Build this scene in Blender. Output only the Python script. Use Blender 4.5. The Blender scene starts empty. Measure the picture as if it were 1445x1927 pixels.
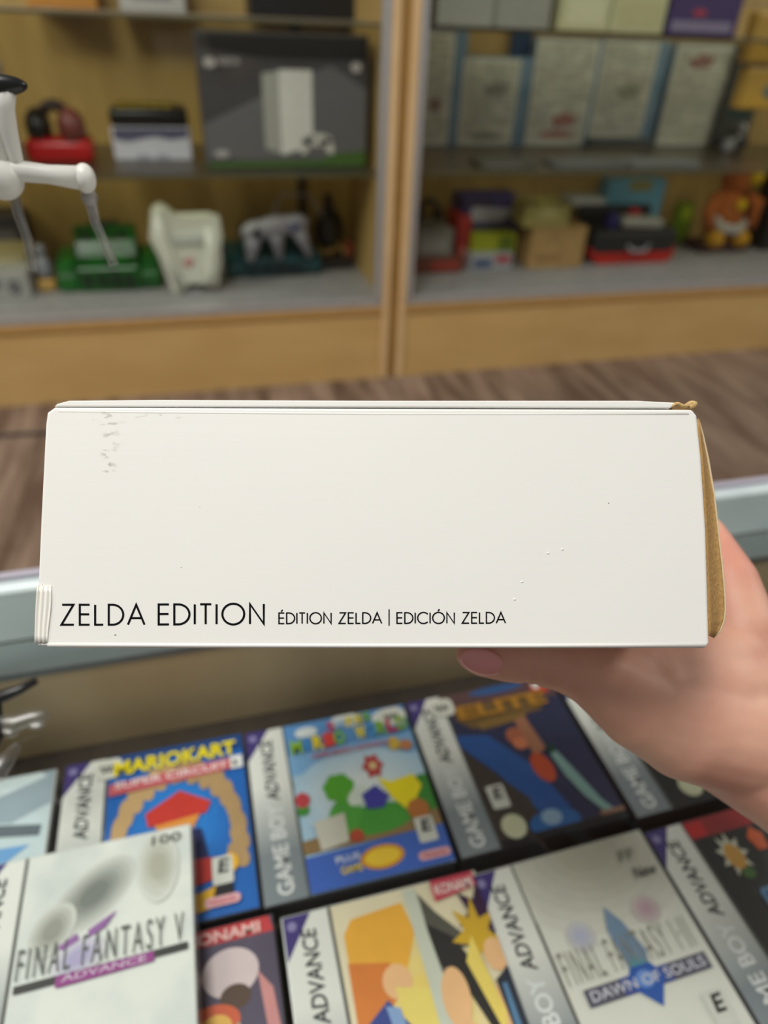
import bpy, bmesh, math, random
from math import sin, cos, pi, radians, sqrt
from mathutils import Vector, Matrix

# ------------------------------------------------------------------ camera
W, H, F = 1445, 1927, 1300.0
CZ = 0.86                       # height of the lens above the floor
PITCH, YAW, ROLL = radians(36), radians(16), radians(2.6)
fwd = Vector((sin(YAW)*cos(PITCH), cos(YAW)*cos(PITCH), -sin(PITCH)))
rt0 = Vector((cos(YAW), -sin(YAW), 0)); up0 = rt0.cross(fwd)
RT = cos(ROLL)*rt0 + sin(ROLL)*up0
UP = -sin(ROLL)*rt0 + cos(ROLL)*up0
CAM = Vector((0, 0, CZ))
scn = bpy.context.scene
COL = scn.collection
cd = bpy.data.cameras.new('camera'); cam = bpy.data.objects.new('camera', cd); COL.objects.link(cam)
cam.matrix_world = Matrix(((RT.x, UP.x, -fwd.x, CAM.x), (RT.y, UP.y, -fwd.y, CAM.y), (RT.z, UP.z, -fwd.z, CAM.z), (0, 0, 0, 1)))
cd.sensor_fit = 'VERTICAL'; cd.sensor_height = 24; cd.lens = F/H*24
cd.clip_start = 0.01
cd.dof.use_dof = True; cd.dof.focus_distance = 0.2195; cd.dof.aperture_fstop = cd.lens/3.8; cd.dof.aperture_blades = 0
scn.camera = cam
# ------------------------------------------------------------------ light
scn.view_settings.view_transform = 'Standard'; scn.view_settings.look = 'None'
scn.view_settings.exposure = 0.0; scn.view_settings.gamma = 1.0
wd = bpy.data.worlds.new('store_ambience'); scn.world = wd; wd.use_nodes = True
wd.node_tree.nodes['Background'].inputs[0].default_value = (1.0, 0.975, 0.935, 1)
wd.node_tree.nodes['Background'].inputs[1].default_value = 0.21
def area(name, loc, target, sx, sy, power, col):
    l = bpy.data.lights.new(name, 'AREA'); l.shape = 'RECTANGLE'; l.size = sx; l.size_y = sy; l.energy = power; l.color = col
    o = bpy.data.objects.new(name, l); COL.objects.link(o); o.location = loc
    o.rotation_euler = (Vector(target)-Vector(loc)).to_track_quat('-Z', 'Y').to_euler()
    return o
area('overhead_area_light', (-0.55, 0.02, 2.6), (0.15, 0.12, 0.3), 0.9, 0.62, 35, (1.0, 0.982, 0.93))
area('overhead_area_light', (-1.9, 0.9, 2.5), (0.0, 2.0, 0.3), 1.0, 1.2, 37, (1.0, 0.95, 0.86))  # unseen lamp added on the left to brighten the wall cabinets
area('overhead_area_light', (3.1, 0.5, 2.5), (1.0, 2.0, 0.3), 1.0, 1.2, 28, (1.0, 0.95, 0.86))  # added fill from the right for the cabinets, no known fixture

# ------------------------------------------------------------------ placement helpers
def ray(x, y): return fwd + RT*((x-722.5)/F) - UP*((y-963.5)/F)
def onz(x, y, z):
    d = ray(x, y); return CAM + d*((z-CZ)/d.z)
def ony(x, y, Y):
    d = ray(x, y); return CAM + d*(Y/d.y)
def cs(x, y, d): return CAM + ray(x, y)*d          # point seen at that spot, d metres along the axis

# ------------------------------------------------------------------ materials
MATS = {}
def mat(name, col, rough=0.5, metal=0.0, col2=None, scale=20, detail=3, stretch=None, bump=0.0, coat=0.0, spec=0.5, thresh=None, sss=0, trans=0, sssr=(1,.35,.2)):
    if name in MATS: return MATS[name]
    m = bpy.data.materials.new(name); m.use_nodes = True; nt = m.node_tree; b = nt.nodes['Principled BSDF']
    b.inputs['Base Color'].default_value = (*col, 1); b.inputs['Roughness'].default_value = rough; b.inputs['Metallic'].default_value = metal
    b.inputs['Coat Weight'].default_value = coat; b.inputs['Coat Roughness'].default_value = 0.08; b.inputs['Specular IOR Level'].default_value = spec
    if sss:
        b.inputs['Subsurface Weight'].default_value = sss; b.inputs['Subsurface Radius'].default_value = sssr; b.inputs['Subsurface Scale'].default_value = 0.006
    if trans: b.inputs['Transmission Weight'].default_value = trans
    if col2 is None and bump == 0: col2 = tuple(c*0.93 for c in col)
    tc = nt.nodes.new('ShaderNodeTexCoord'); mp = nt.nodes.new('ShaderNodeMapping'); no = nt.nodes.new('ShaderNodeTexNoise')
    nt.links.new(tc.outputs['Object'], mp.inputs[0]); nt.links.new(mp.outputs[0], no.inputs['Vector'])
    if stretch: mp.inputs['Scale'].default_value = stretch
    no.inputs['Scale'].default_value = scale; no.inputs['Detail'].default_value = detail
    if col2:
        r = nt.nodes.new('ShaderNodeValToRGB'); nt.links.new(no.outputs['Fac'], r.inputs[0])
        t = thresh or (0.35, 0.65)
        r.color_ramp.elements[0].position = t[0]; r.color_ramp.elements[1].position = t[1]
        r.color_ramp.elements[0].color = (*col, 1); r.color_ramp.elements[1].color = (*col2, 1)
        nt.links.new(r.outputs[0], b.inputs['Base Color'])
    if bump:
        bp = nt.nodes.new('ShaderNodeBump'); bp.inputs['Strength'].default_value = bump; bp.inputs['Distance'].default_value = 0.001
        nt.links.new(no.outputs['Fac'], bp.inputs['Height']); nt.links.new(bp.outputs[0], b.inputs['Normal'])
    MATS[name] = m; return m
def L(r, g, b):    # sRGB 0-255 to linear
    f = lambda c: (c/255/12.92 if c/255 <= 0.04045 else ((c/255+0.055)/1.055)**2.4)
    return (f(r), f(g), f(b))
def ink(r, g, b, coat=0.10, rough=0.4):
    return mat('ink_%d_%d_%d' % (r, g, b), L(r, g, b), rough, coat=coat, scale=60)
def clearmat(name, tint=(0.95, 0.98, 0.96), rough=0.03, dens=0.08):
    if name in MATS: return MATS[name]
    m = bpy.data.materials.new(name); m.use_nodes = True; nt = m.node_tree; nt.nodes.clear()
    out = nt.nodes.new('ShaderNodeOutputMaterial'); mix = nt.nodes.new('ShaderNodeMixShader'); fr = nt.nodes.new('ShaderNodeFresnel')
    tr = nt.nodes.new('ShaderNodeBsdfTransparent'); gl = nt.nodes.new('ShaderNodeBsdfGlossy')
    add = nt.nodes.new('ShaderNodeMath'); add.operation = 'ADD'; add.inputs[1].default_value = dens; add.use_clamp = True
    fr.inputs[0].default_value = 1.35; tr.inputs[0].default_value = (*tint, 1); gl.inputs['Roughness'].default_value = rough
    ge = nt.nodes.new('ShaderNodeNewGeometry'); inv_ = nt.nodes.new('ShaderNodeMath'); inv_.operation = 'SUBTRACT'; inv_.inputs[0].default_value = 1.0
    nt.links.new(ge.outputs['Backfacing'], inv_.inputs[1]); mu = nt.nodes.new('ShaderNodeMath'); mu.operation = 'MULTIPLY'
    nt.links.new(fr.outputs[0], add.inputs[0]); nt.links.new(add.outputs[0], mu.inputs[0]); nt.links.new(inv_.outputs[0], mu.inputs[1]); nt.links.new(mu.outputs[0], mix.inputs[0])
    nt.links.new(tr.outputs[0], mix.inputs[1]); nt.links.new(gl.outputs[0], mix.inputs[2]); nt.links.new(mix.outputs[0], out.inputs[0])
    MATS[name] = m; return m

# ------------------------------------------------------------------ mesh helpers
def tag(o, label, cat, group=None):
    o['label'] = label; o['category'] = cat
    if group: o['group'] = group
    return o
def empty(name, loc, label, cat, group=None, rz=0):
    o = bpy.data.objects.new(name, None); o.empty_display_size = 0.02; COL.objects.link(o); o.location = loc; o.rotation_euler = (0, 0, rz)
    return tag(o, label, cat, group)
class MB:
    def __init__(s): s.bm = bmesh.new(); s.mi = 0
    def _add(s, verts, faces):
        vs = [s.bm.verts.new(v) for v in verts]
        for f in faces:
            try: fc = s.bm.faces.new([vs[i] for i in f]); fc.material_index = s.mi
            except ValueError: pass
        return vs
    def box(s, x0, x1, y0, y1, z0, z1, bev=0.0, seg=2, M=None):
        n0 = len(s.bm.verts)
        vs = s._add([(x, y, z) for x in (x0, x1) for y in (y0, y1) for z in (z0, z1)],
                    [(0, 1, 3, 2), (4, 6, 7, 5), (0, 4, 5, 1), (2, 3, 7, 6), (0, 2, 6, 4), (1, 5, 7, 3)])
        if M is not None:
            for v in vs: v.co = M @ v.co
        if bev > 0:
            es = list({e for v in vs for e in v.link_edges})
            bmesh.ops.bevel(s.bm, geom=es, offset=bev, segments=seg, affect='EDGES', profile=0.5, material=-1)
        return s
    def prism(s, pts, z0, z1, M=None, bev=0, seg=2):          # polygon in XY extruded in Z
        n = len(pts)
        vs = s._add([(p[0], p[1], z0) for p in pts]+[(p[0], p[1], z1) for p in pts],
                    [tuple(reversed(range(n))), tuple(range(n, 2*n))]+[(i, (i+1) % n, n+(i+1) % n, n+i) for i in range(n)])
        if M is not None:
            for v in vs: v.co = M @ v.co
        if bev:
            es = list({e for v in vs for e in v.link_edges if abs(len(e.link_faces)) == 2})
            bmesh.ops.bevel(s.bm, geom=es, offset=bev, segments=seg, affect='EDGES', profile=0.5, material=-1)
        return s
    def ell(s, c, r, M=None, u=20, v=12):
        vs = []
        ids = []
        for j in range(1, v):
            for i in range(u):
                a, b = 2*pi*i/u, pi*j/v
                vs.append((c[0]+r[0]*sin(b)*cos(a), c[1]+r[1]*sin(b)*sin(a), c[2]+r[2]*cos(b)))
        vs.append((c[0], c[1], c[2]+r[2])); vs.append((c[0], c[1], c[2]-r[2]))
        fs = []
        for j in range(v-2):
            for i in range(u): fs.append((j*u+i, (j+1)*u+i, (j+1)*u+(i+1) % u, j*u+(i+1) % u))
        t = len(vs)-2
        for i in range(u): fs.append((t, i, (i+1) % u)); fs.append((t+1, (v-2)*u+(i+1) % u, (v-2)*u+i))
        nv = s._add(vs, fs)
        if M is not None:
            for w in nv: w.co = M @ w.co
        return s
    def tube(s, pts, rads, seg=14, cap=True):
        pts = [Vector(p) for p in pts]
        if not hasattr(rads, '__len__'): rads = [rads]*len(pts)
        rings = []; ref = None
        for i, p in enumerate(pts):
            t = (pts[min(i+1, len(pts)-1)]-pts[max(i-1, 0)]).normalized()
            if ref is None: ref = t.orthogonal().normalized()
            ref = (ref-t*ref.dot(t)).normalized(); b = t.cross(ref)
            rings.append([s.bm.verts.new(p+(ref*cos(2*pi*k/seg)+b*sin(2*pi*k/seg))*rads[i]) for k in range(seg)])
        for a, b in zip(rings, rings[1:]):
            for k in range(seg): f = s.bm.faces.new((a[k], a[(k+1) % seg], b[(k+1) % seg], b[k])); f.material_index = s.mi
        if cap:
            f = s.bm.faces.new(list(reversed(rings[0]))); f.material_index = s.mi
            f = s.bm.faces.new(rings[-1]); f.material_index = s.mi
        return s
    def build(s, name, mats, parent=None, smooth=False, loc=None, kind=None, label=None):
        bmesh.ops.recalc_face_normals(s.bm, faces=s.bm.faces)
        me = bpy.data.meshes.new(name); s.bm.to_mesh(me); s.bm.free()
        for m in (mats if isinstance(mats, (list, tuple)) else [mats]): me.materials.append(m)
        if smooth:
            for p in me.polygons: p.use_smooth = True
        o = bpy.data.objects.new(name, me); COL.objects.link(o)
        if parent is not None: o.parent = parent
        if loc is not None: o.location = loc
        if kind: o['kind'] = kind
        if label: o['label'] = label
        return o
def text_pts(txt, bold=0.0, spacing=1.0):
    c = bpy.data.curves.new('t', 'FONT'); c.body = txt; c.offset = bold; c.space_character = spacing; c.resolution_u = 3
    o = bpy.data.objects.new('t', c); COL.objects.link(o)
    dg = bpy.context.evaluated_depsgraph_get(); dg.update()
    me = bpy.data.meshes.new_from_object(o.evaluated_get(dg))
    vs = [v.co.copy() for v in me.vertices]; fs = [tuple(p.vertices) for p in me.polygons]
    bpy.data.objects.remove(o); bpy.data.curves.remove(c); bpy.data.meshes.remove(me)
    return vs, fs
def text_obj(name, txt, m, parent, x, y, z, w, h, rot=0.0, bold=0.0, spacing=1.0, shear=0.0, M=None, label=None, up=False):
    """lettering fitted in a w x h rectangle whose lower-left corner is (x, y), turned by rot about that corner"""
    vs, fs = text_pts(txt, bold, spacing)
    x0 = min(v.x for v in vs); x1 = max(v.x for v in vs); y0 = min(v.y for v in vs); y1 = max(v.y for v in vs)
    out = []
    for v in vs:
        a = (v.x-x0)/(x1-x0)*w; b = (v.y-y0)/(y1-y0)*h; a += shear*b
        p = Vector((x+a*cos(rot)-b*sin(rot), y+a*sin(rot)+b*cos(rot), z))
        out.append(M @ p if M is not None else p)
    mb = MB(); mb._add(out, fs)
    return mb.build(name, m, parent, label=label)
def clip(poly, x0, x1, y0, y1):
    def half(P, f, inter):
        o = []
        for i in range(len(P)):
            a, b = P[i-1], P[i]
            if f(b):
                if not f(a): o.append(inter(a, b))
                o.append(b)
            elif f(a): o.append(inter(a, b))
        return o
    ix = lambda k: (lambda a, b: (k, a[1]+(b[1]-a[1])*(k-a[0])/(b[0]-a[0])))
    iy = lambda k: (lambda a, b: (a[0]+(b[0]-a[0])*(k-a[1])/(b[1]-a[1]), k))
    for f, i in ((lambda p: p[0] >= x0, ix(x0)), (lambda p: p[0] <= x1, ix(x1)), (lambda p: p[1] >= y0, iy(y0)), (lambda p: p[1] <= y1, iy(y1))):
        if len(poly) < 3: return []
        poly = half(poly, f, i)
    return poly
def ellipse(cx, cy, rx, ry, rot=0, n=28, wob=0, k=5):
    r = radians(rot); o = []
    for i in range(n):
        a = 2*pi*i/n; q = 1+wob*sin(k*a)
        x, y = rx*q*cos(a), ry*q*sin(a)
        o.append((cx+x*cos(r)-y*sin(r), cy+x*sin(r)+y*cos(r)))
    return o
def rect(x0, y0, x1, y1): return [(x0, y0), (x1, y0), (x1, y1), (x0, y1)]
def rrect(x0, y0, x1, y1, r, n=5):
    o = []
    for cx, cy, a0 in ((x1-r, y1-r, 0), (x0+r, y1-r, pi/2), (x0+r, y0+r, pi), (x1-r, y0+r, 3*pi/2)):
        for i in range(n+1):
            a = a0+pi/2*i/n; o.append((cx+r*cos(a), cy+r*sin(a)))
    return o

# ------------------------------------------------------------------ common materials
maple = mat('maple_laminate', L(208, 174, 116), 0.45, col2=L(200, 165, 107), scale=4, stretch=(1, 1, 3), spec=0.3)
maple_in = mat('maple_laminate_interior', L(192, 161, 102), 0.55, col2=L(180, 148, 92), scale=5, stretch=(4, 1, 1), spec=0.2)
maple_edge = mat('pale_edge_banding', L(226, 194, 148), 0.4, col2=L(218, 184, 136), scale=9)
maple_gap = mat('brown_filler_strip', L(176, 138, 76), 0.5, col2=L(164, 126, 68), scale=9)
alu = mat('brushed_aluminium', L(198, 198, 198), 0.42, 0.55, col2=L(186, 186, 188), scale=30, stretch=(1, 20, 20))
grey_deck = mat('grey_laminate_deck', L(160, 158, 157), 0.5, col2=L(150, 148, 148), scale=30)
glass = clearmat('clear_glass', (0.97, 0.985, 0.975), 0.02, 0.0)
glass_edge = mat('green_glass_edge', L(92, 88, 66), 0.3)
blackp = mat('black_plastic', L(22, 22, 24), 0.3, spec=0.5)
whitep = mat('white_plastic', L(232, 232, 226), 0.35)
greyp = mat('grey_plastic', L(150, 150, 156), 0.4)
S = 0.6615
def zc(h): return CZ-(1.3-h)*S
YF = 2.69*S                    # front of the wall cabinets
DECK = zc(0.335); SH1 = zc(0.80); SH2 = zc(1.262); YB = YF+0.52

# ------------------------------------------------------------------ floor, wall
fm = bpy.data.materials.new('plank_vinyl_floor'); fm.use_nodes = True
nt = fm.node_tree; b = nt.nodes['Principled BSDF']; b.inputs['Roughness'].default_value = 0.5; b.inputs['Specular IOR Level'].default_value = 0.25
tc = nt.nodes.new('ShaderNodeTexCoord'); mp = nt.nodes.new('ShaderNodeMapping'); mp.inputs['Rotation'].default_value = (0, 0, radians(90+8))
br = nt.nodes.new('ShaderNodeTexBrick'); br.inputs['Scale'].default_value = 1; br.inputs['Brick Width'].default_value = 1.1; br.inputs['Row Height'].default_value = 0.09
br.inputs['Mortar Size'].default_value = 0.0015; br.inputs['Color1'].default_value = (*L(134, 112, 98), 1); br.inputs['Color2'].default_value = (*L(98, 78, 66), 1); br.inputs['Mortar'].default_value = (*L(52, 40, 34), 1)
no = nt.nodes.new('ShaderNodeTexNoise'); no.inputs['Scale'].default_value = 3; no.inputs['Detail'].default_value = 5
mp2 = nt.nodes.new('ShaderNodeMapping'); mp2.inputs['Rotation'].default_value = (0, 0, radians(8)); mp2.inputs['Scale'].default_value = (9, 1, 1)
mx = nt.nodes.new('ShaderNodeMixRGB'); mx.blend_type = 'MIX'; mx.inputs[0].default_value = 0.5
rp = nt.nodes.new('ShaderNodeValToRGB'); rp.color_ramp.elements[0].color = (*L(84, 64, 52), 1); rp.color_ramp.elements[1].color = (*L(160, 140, 122), 1)
rp.color_ramp.elements[0].position = 0.38; rp.color_ramp.elements[1].position = 0.62
nt.links.new(tc.outputs['Object'], mp.inputs[0]); nt.links.new(mp.outputs[0], br.inputs['Vector'])
nt.links.new(tc.outputs['Object'], mp2.inputs[0]); nt.links.new(mp2.outputs[0], no.inputs['Vector']); nt.links.new(no.outputs['Fac'], rp.inputs[0])
nt.links.new(br.outputs['Color'], mx.inputs[1]); nt.links.new(rp.outputs[0], mx.inputs[2]); nt.links.new(mx.outputs[0], b.inputs['Base Color'])
MB().box(-3.5, 5.0, -2.5, YB+0.10, -0.05, 0).build('floor', fm, kind='structure')
MB().box(-3.5, 5.0, YB+0.04, YB+0.10, 0, 2.7).build('wall_back', mat('painted_wall', L(205, 198, 185), 0.8), kind='structure')

# ------------------------------------------------------------------ wall display cabinets
def cabinet(x0, x1, label, silver_left, silver_right):
    t = empty('display_cabinet', ((x0+x1)/2, (YF+YB)/2, 0), label, 'display cabinet', 'wall display cabinets')
    inv = Matrix.Translation(-t.location)
    def B(name, m, boxes, lab=None, bev=0.0):
        mb = MB()
        for bx in boxes: mb.box(*bx, bev=bev, M=inv)
        return mb.build(name, m, t, label=lab)
    th = 0.018; top = 2.0
    B('base_panel', maple, [(x0+0.002, x1-0.002, YF, YF+0.018, 0.0, DECK-0.034)])
    B('base_lip', mat('brown_edge_lip', L(184, 144, 86), 0.45), [(x0+0.002, x1-0.002, YF-0.004, YF+0.02, DECK-0.0335, DECK-0.012)], 'darker wooden lip', 0.002)
    B('deck', grey_deck, [(x0+th, x1-th, YF, YB-0.014, DECK-0.0115, DECK)], 'grey deck')
    B('door_track', alu, [(x0+th, x1-th, YF, YF+0.03, DECK+0.0002, DECK+0.007)], 'silver door track', 0.001)
    B('side_panel', maple_in, [(x0, x0+th, YF+0.0025, YB, 0, top)])
    B('side_panel', maple_in, [(x1-th, x1, YF+0.0025, YB, 0, top)])
    B('edge_banding', maple_edge, [(x0, x0+th, YF-0.006, YF+0.002, 0, top)], 'pale wooden edge strip', 0.0015)
    B('edge_banding', maple_edge, [(x1-th, x1, YF-0.006, YF+0.002, 0, top)], 'pale wooden edge strip', 0.0015)
    B('back_panel', maple_in, [(x0+th, x1-th, YB-0.012, YB, DECK, top)])
    B('top_panel', maple_in, [(x0+th, x1-th, YF+0.0025, YB, top-th, top)])
    for z, n in ((SH1, 'glass_shelf'), (SH2, 'glass_shelf')):
        s_ = B(n, clearmat('shelf_glass', (0.88, 0.88, 0.80), 0.35, 0.03), [(x0+th+0.001, x1-th-0.001, YF+0.05, YB-0.013, z-0.007, z)])
        MB().box(x0+th+0.001, x1-th-0.001, YF+0.047, YF+0.0498, z-0.007, z, M=inv).build('shelf_edge', glass_edge, s_)
    d = B('glass_door', glass, [(x0+th+0.02, x1-th-0.02, YF+0.013, YF+0.017, DECK+0.009, top-th)])
    fr = []
    w = 0.02
    if silver_left: fr.append((x0+th+0.0005, x0+th+w, YF-0.002, YF+0.022, DECK+0.0075, top-th))
    if silver_right: fr.append((x1-th-w, x1-th-0.0005, YF-0.002, YF+0.022, DECK+0.0075, top-th))
    for q in fr: MB().box(*q, bev=0.002, M=inv).build('door_frame', alu, t, label='silver vertical door frame')
    return t
XL1 = 0.752*S; XR0 = 0.793*S
cl = cabinet(-1.30, XL1, 'left wooden display cabinet with glass shelves of consoles, left of the brown filler strip', True, True)
cr = cabinet(XR0, 2.45, 'right wooden display cabinet with pale printed boxes and toys, right of the brown filler strip', True, True)
# the filler strip between them
f_ = MB().box(XL1+0.0005, XR0-0.0005, YF+0.004, YB, 0, 2.0).build('filler_strip', maple_gap)
tag(f_, 'narrow brown wooden filler strip between the two display cabinets', 'filler strip')
# shelf uprights on the back panel
for px in (567,):
    p = ony(px, 400, YB-0.02)
    o = MB().box(-0.009, 0.009, -0.006, 0.006, DECK, 1.9).build('shelf_upright', blackp, cl)
    o.matrix_parent_inverse = Matrix.Translation(-cl.location); o.location = (p.x, YB-0.019, 0); o['label'] = 'dark metal shelf upright'
# floor cable
c0 = onz(-60, 824, 0.004); c1 = onz(150, 812, 0.004); c2 = onz(-500, 850, 0.004)
o = MB().tube([c2, c0.lerp(c2, .4), c0, c0.lerp(c1, .5)+Vector((0, .004, 0)), c1, c1+Vector((.25, .03, 0))], 0.0045, 8).build('floor_cable', blackp, smooth=True)
tag(o, 'black cable lying across the plank floor left of the white box', 'cable')

# ------------------------------------------------------------------ goods in the wall cabinets
def spot(px0, px1, pyb, pyt, zs, dep=0.12, dy=0.0):
    """footprint on a shelf: left/right x, front y, height"""
    a = onz(px0, pyb, zs); bq = onz(px1, pyb, zs)
    Y = min(max((a.y+bq.y)/2, YF+0.035) + dy, YB-0.02-dep)
    A = ony(px0, pyb, Y); B_ = ony(px1, pyb, Y); T = ony((px0+px1)/2, pyt, Y)
    return A.x, B_.x, Y, T.z-zs
def goods(name, px0, px1, pyb, pyt, zs, dep, m, label, cat, group=None, parts=(), bev=0.003, dy=0.0, rz=0, lean=0.0, back=None):
    """a carton: body with printed panels; parts = (name, material, shape in 0..1 front coordinates, label)"""
    x0, x1, Y, h = spot(px0, px1, pyb, pyt, zs, dep, dy)
    w = x1-x0
    t = empty(name, ((x0+x1)/2, Y+dep/2, zs), label, cat, group, rz)
    R = Matrix.Rotation(-lean, 4, 'X')
    off = Matrix.Translation((0, -dep/2, 0)) @ R
    MB().box(-w/2, w/2, 0, dep, 0, h, bev=min(bev, w/8, h/8, dep/8), M=off).build('carton' if cat == 'box' else 'body', m, t)
    if parts:
        for i, (pn, pm, shp, pl) in enumerate(parts):
            mb = MB()
            for P in (shp if isinstance(shp[0], list) else [shp]):
                P = clip(P, 0.0, 1.0, 0.0, 1.0)
                if len(P) < 3: continue
                pts = [(-w/2+bev+(w-2*bev)*p[0], h*0.02+(h*.96)*p[1]) for p in P]
                Mx = off @ Matrix(((1, 0, 0, 0), (0, 0, -1, 0), (0, 1, 0, 0), (0, 0, 0, 1)))
                mb.prism(pts, 0.0003+0.0005*i, 0.0007+0.0005*i, M=Mx)
            mb.build(pn, pm, t, label=pl)
    return t, w, h, off
FRONT = Matrix(((1, 0, 0, 0), (0, 0, -1, 0), (0, 1, 0, 0), (0, 0, 0, 1)))
rnd = random.Random(4)

# --- left cabinet, middle shelf: big grey console carton
t, w, h, off = goods('console_box', 390, 689, 318, 62, SH1, 0.13, mat('dark_grey_carton', L(70, 68, 70), 0.4, coat=.3), 'large dark grey console carton printed with a white tower console', 'box', bev=0.003,
    parts=[('background_print', ink(104, 104, 106), [(0, .06), (1, .06), (1, .62), (.78, .80), (.45, .62), (.0, .34)], 'mid grey printed sweep'),
           ('dark_print', ink(30, 26, 26), [(0, .90), (.40, .84), (1, .84), (1, 1), (0, 1)], 'black band along the top'),
           ('green_strip', ink(70, 106, 48), [(0, 0), (1, 0), (1, .13), (.80, .11), (.70, .055), (0, .035)], 'green strip along the bottom'),
           ('tower_picture_side', ink(168, 168, 160), [(.36, .15), (.50, .09), (.50, .76), (.36, .73)], 'picture of the tower console, shaded side'),
           ('tower_picture', ink(222, 222, 214), [(.46, .10), (.66, .17), (.66, .76), (.46, .76)], 'picture of a white tower console'),
           ('controller_picture', ink(206, 206, 198), [ellipse(.68, .22, .10, .055), ellipse(.61, .17, .03, .07, -15), ellipse(.76, .17, .03, .07, 15)], 'picture of a white controller'),
           ('stick_picture', ink(120, 120, 118), [ellipse(.65, .235, .02, .022), ellipse(.71, .20, .02, .022)], None),
           ('badge', ink(190, 184, 184), ellipse(.065, .80, .035, .038), 'round pale badge'), ('badge', ink(190, 184, 184), ellipse(.93, .79, .033, .04), 'round pale badge'), ('badge', ink(170, 168, 168), ellipse(.09, .11, .045, .035), 'round pale badge')])
text_obj('logo_lettering', 'XBOX', ink(196, 190, 190), t, -w/2+w*.115, h*.775, 0.0048, w*.13, h*.05, bold=0.02, M=off @ FRONT, label='pale logo lettering')
# --- red and black headset
x0, x1, Y, h = spot(50, 178, 312, 208, SH1, 0.16)
t = empty('gaming_headset', ((x0+x1)/2, Y+.07, SH1), 'red and black gaming headset on the left cabinet middle shelf', 'headset')
w = x1-x0
MB().box(-w/2, w/2, -.06, .06, 0, .055, bev=.02, seg=4).build('cushion', mat('red_plastic', L(196, 20, 28), 0.3), t, smooth=True)
pts = [(-w*.38+w*.76*i/12, 0, .045+.075*sin(pi*i/12)**.8) for i in range(13)]
MB().tube(pts, .013, 10).build('headband', mat('dark_headband', L(48, 26, 24), .5), t, smooth=True)
MB().ell((-w*.26, -.01, .075), (.030, .05, .042)).build('ear_cup', blackp, t, smooth=True)
MB().ell((w*.24, -.03, .078), (.032, .04, .04)).build('ear_cup', mat('dull_red_plastic', L(120, 60, 56), .4), t, smooth=True)
# --- white carton with a black moulded top
t, w, h, off = goods('controller_box', 217, 364, 303, 240, SH1, 0.12, mat('white_carton', L(214, 214, 226), 0.4), 'white controller carton with a black and gold wrapped top', 'box', bev=.006,
    parts=[('wave_print', ink(92, 92, 120), [(0, .66), (.18, .58), (.35, .66), (.55, .74), (.75, .64), (1, .72), (1, 1), (0, 1)], 'dark wavy print'),
           ('grip_print', ink(170, 170, 186), [ellipse(.36, .10, .10, .10), ellipse(.62, .10, .10, .10)], None)])
MB().box(-w*.49, w*.49, -.058, .058, h, h+.04, bev=.012, seg=3).build('wrapped_top', blackp, t, smooth=True, label='black wrapped top')
mb = MB()
for i in range(5): mb.ell((-w*.30+w*.14*i, -.02, h+.042), (.022, .03, .010))
mb.build('gold_wrap', mat('gold_foil', L(150, 128, 50), 0.3, 0.4), t, smooth=True, label='gold foil wrap')
# --- light grey carton at far left
goods('tall_box', -60, 34, 330, 125, SH1, 0.12, mat('light_grey_carton', L(176, 172, 172), 0.5), 'tall light grey carton at the left end of the middle shelf behind the white figurine', 'box',
      parts=[('top_band', ink(60, 54, 50), rect(0, .93, 1, 1), 'dark band on top')])
# --- upper shelf left
goods('orange_box', 52, 184, 14, -80, SH2, 0.12, mat('orange_carton', L(196, 132, 52), .45), 'orange carton on the top shelf of the left cabinet', 'box', parts=[('white_panel', ink(220, 210, 190), rect(.1, .3, .35, .9), None)])
goods('white_box', 226, 350, 14, -80, SH2, 0.12, mat('offwhite_carton', L(190, 186, 182), .45), 'off-white carton on the top shelf of the left cabinet', 'box', parts=[('grey_panel', ink(150, 148, 150), rect(.2, .2, .8, .8), None)])
goods('black_box', 470, 672, 10, -80, SH2, 0.12, mat('black_carton', L(24, 20, 20), .4), 'black carton on the top shelf above the grey console carton', 'box', parts=[('red_panel', ink(90, 30, 30), rect(.1, .5, .9, .8), None)])

# --- deck: game consoles
def console(name, px0, px1, pyb, pyt, m, label, cat, port_m):
    x0, x1, Y, h = spot(px0, px1, pyb, pyt, DECK, .19); w = x1-x0
    t = empty(name, ((x0+x1)/2, Y+.095, DECK), label, cat)
    prof = [(-.095, 0), (.095, 0), (.095, h*.62), (.05, h*.95), (-.005, h), (-.04, h*.80), (-.06, h*.55), (-.095, h*.42)]
    Mx = Matrix(((0, 0, 1, 0), (1, 0, 0, 0), (0, 1, 0, 0), (0, 0, 0, 1)))
    MB().prism(prof, -w*.30, w*.30, M=Mx, bev=.006, seg=3).build('shell', m, t, smooth=False)
    prof2 = [(-.090, 0), (.09, 0), (.09, h*.50), (.02, h*.60), (-.05, h*.50), (-.09, h*.28)]
    for s_ in (-1, 1):
        MB().prism(prof2, min(s_*w*.301, s_*w*.5), max(s_*w*.301, s_*w*.5), M=Mx, bev=.008, seg=3).build('side_wing', m, t)
    for i in range(4):
        MB().box(-w*.26+w*.135*i, -w*.26+w*.135*i+w*.10, -.101, -.0955, h*.10, h*.32, bev=.002).build('controller_port', port_m, t)
    MB().box(-w*.14, w*.14, -.003, .03, h*.97, h*1.05, bev=.003).build('cartridge', port_m, t)
    MB().ell((-w*.18, -.03, h*.86), (.014, .014, .008)).build('power_button', port_m, t, smooth=True)
    MB().ell((w*.18, -.03, h*.86), (.014, .014, .008)).build('reset_button', port_m, t, smooth=True)
    return t, w, h
green = mat('translucent_green_plastic', L(10, 110, 32), 0.35, col2=L(6, 66, 22), scale=25, coat=.2)
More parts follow.
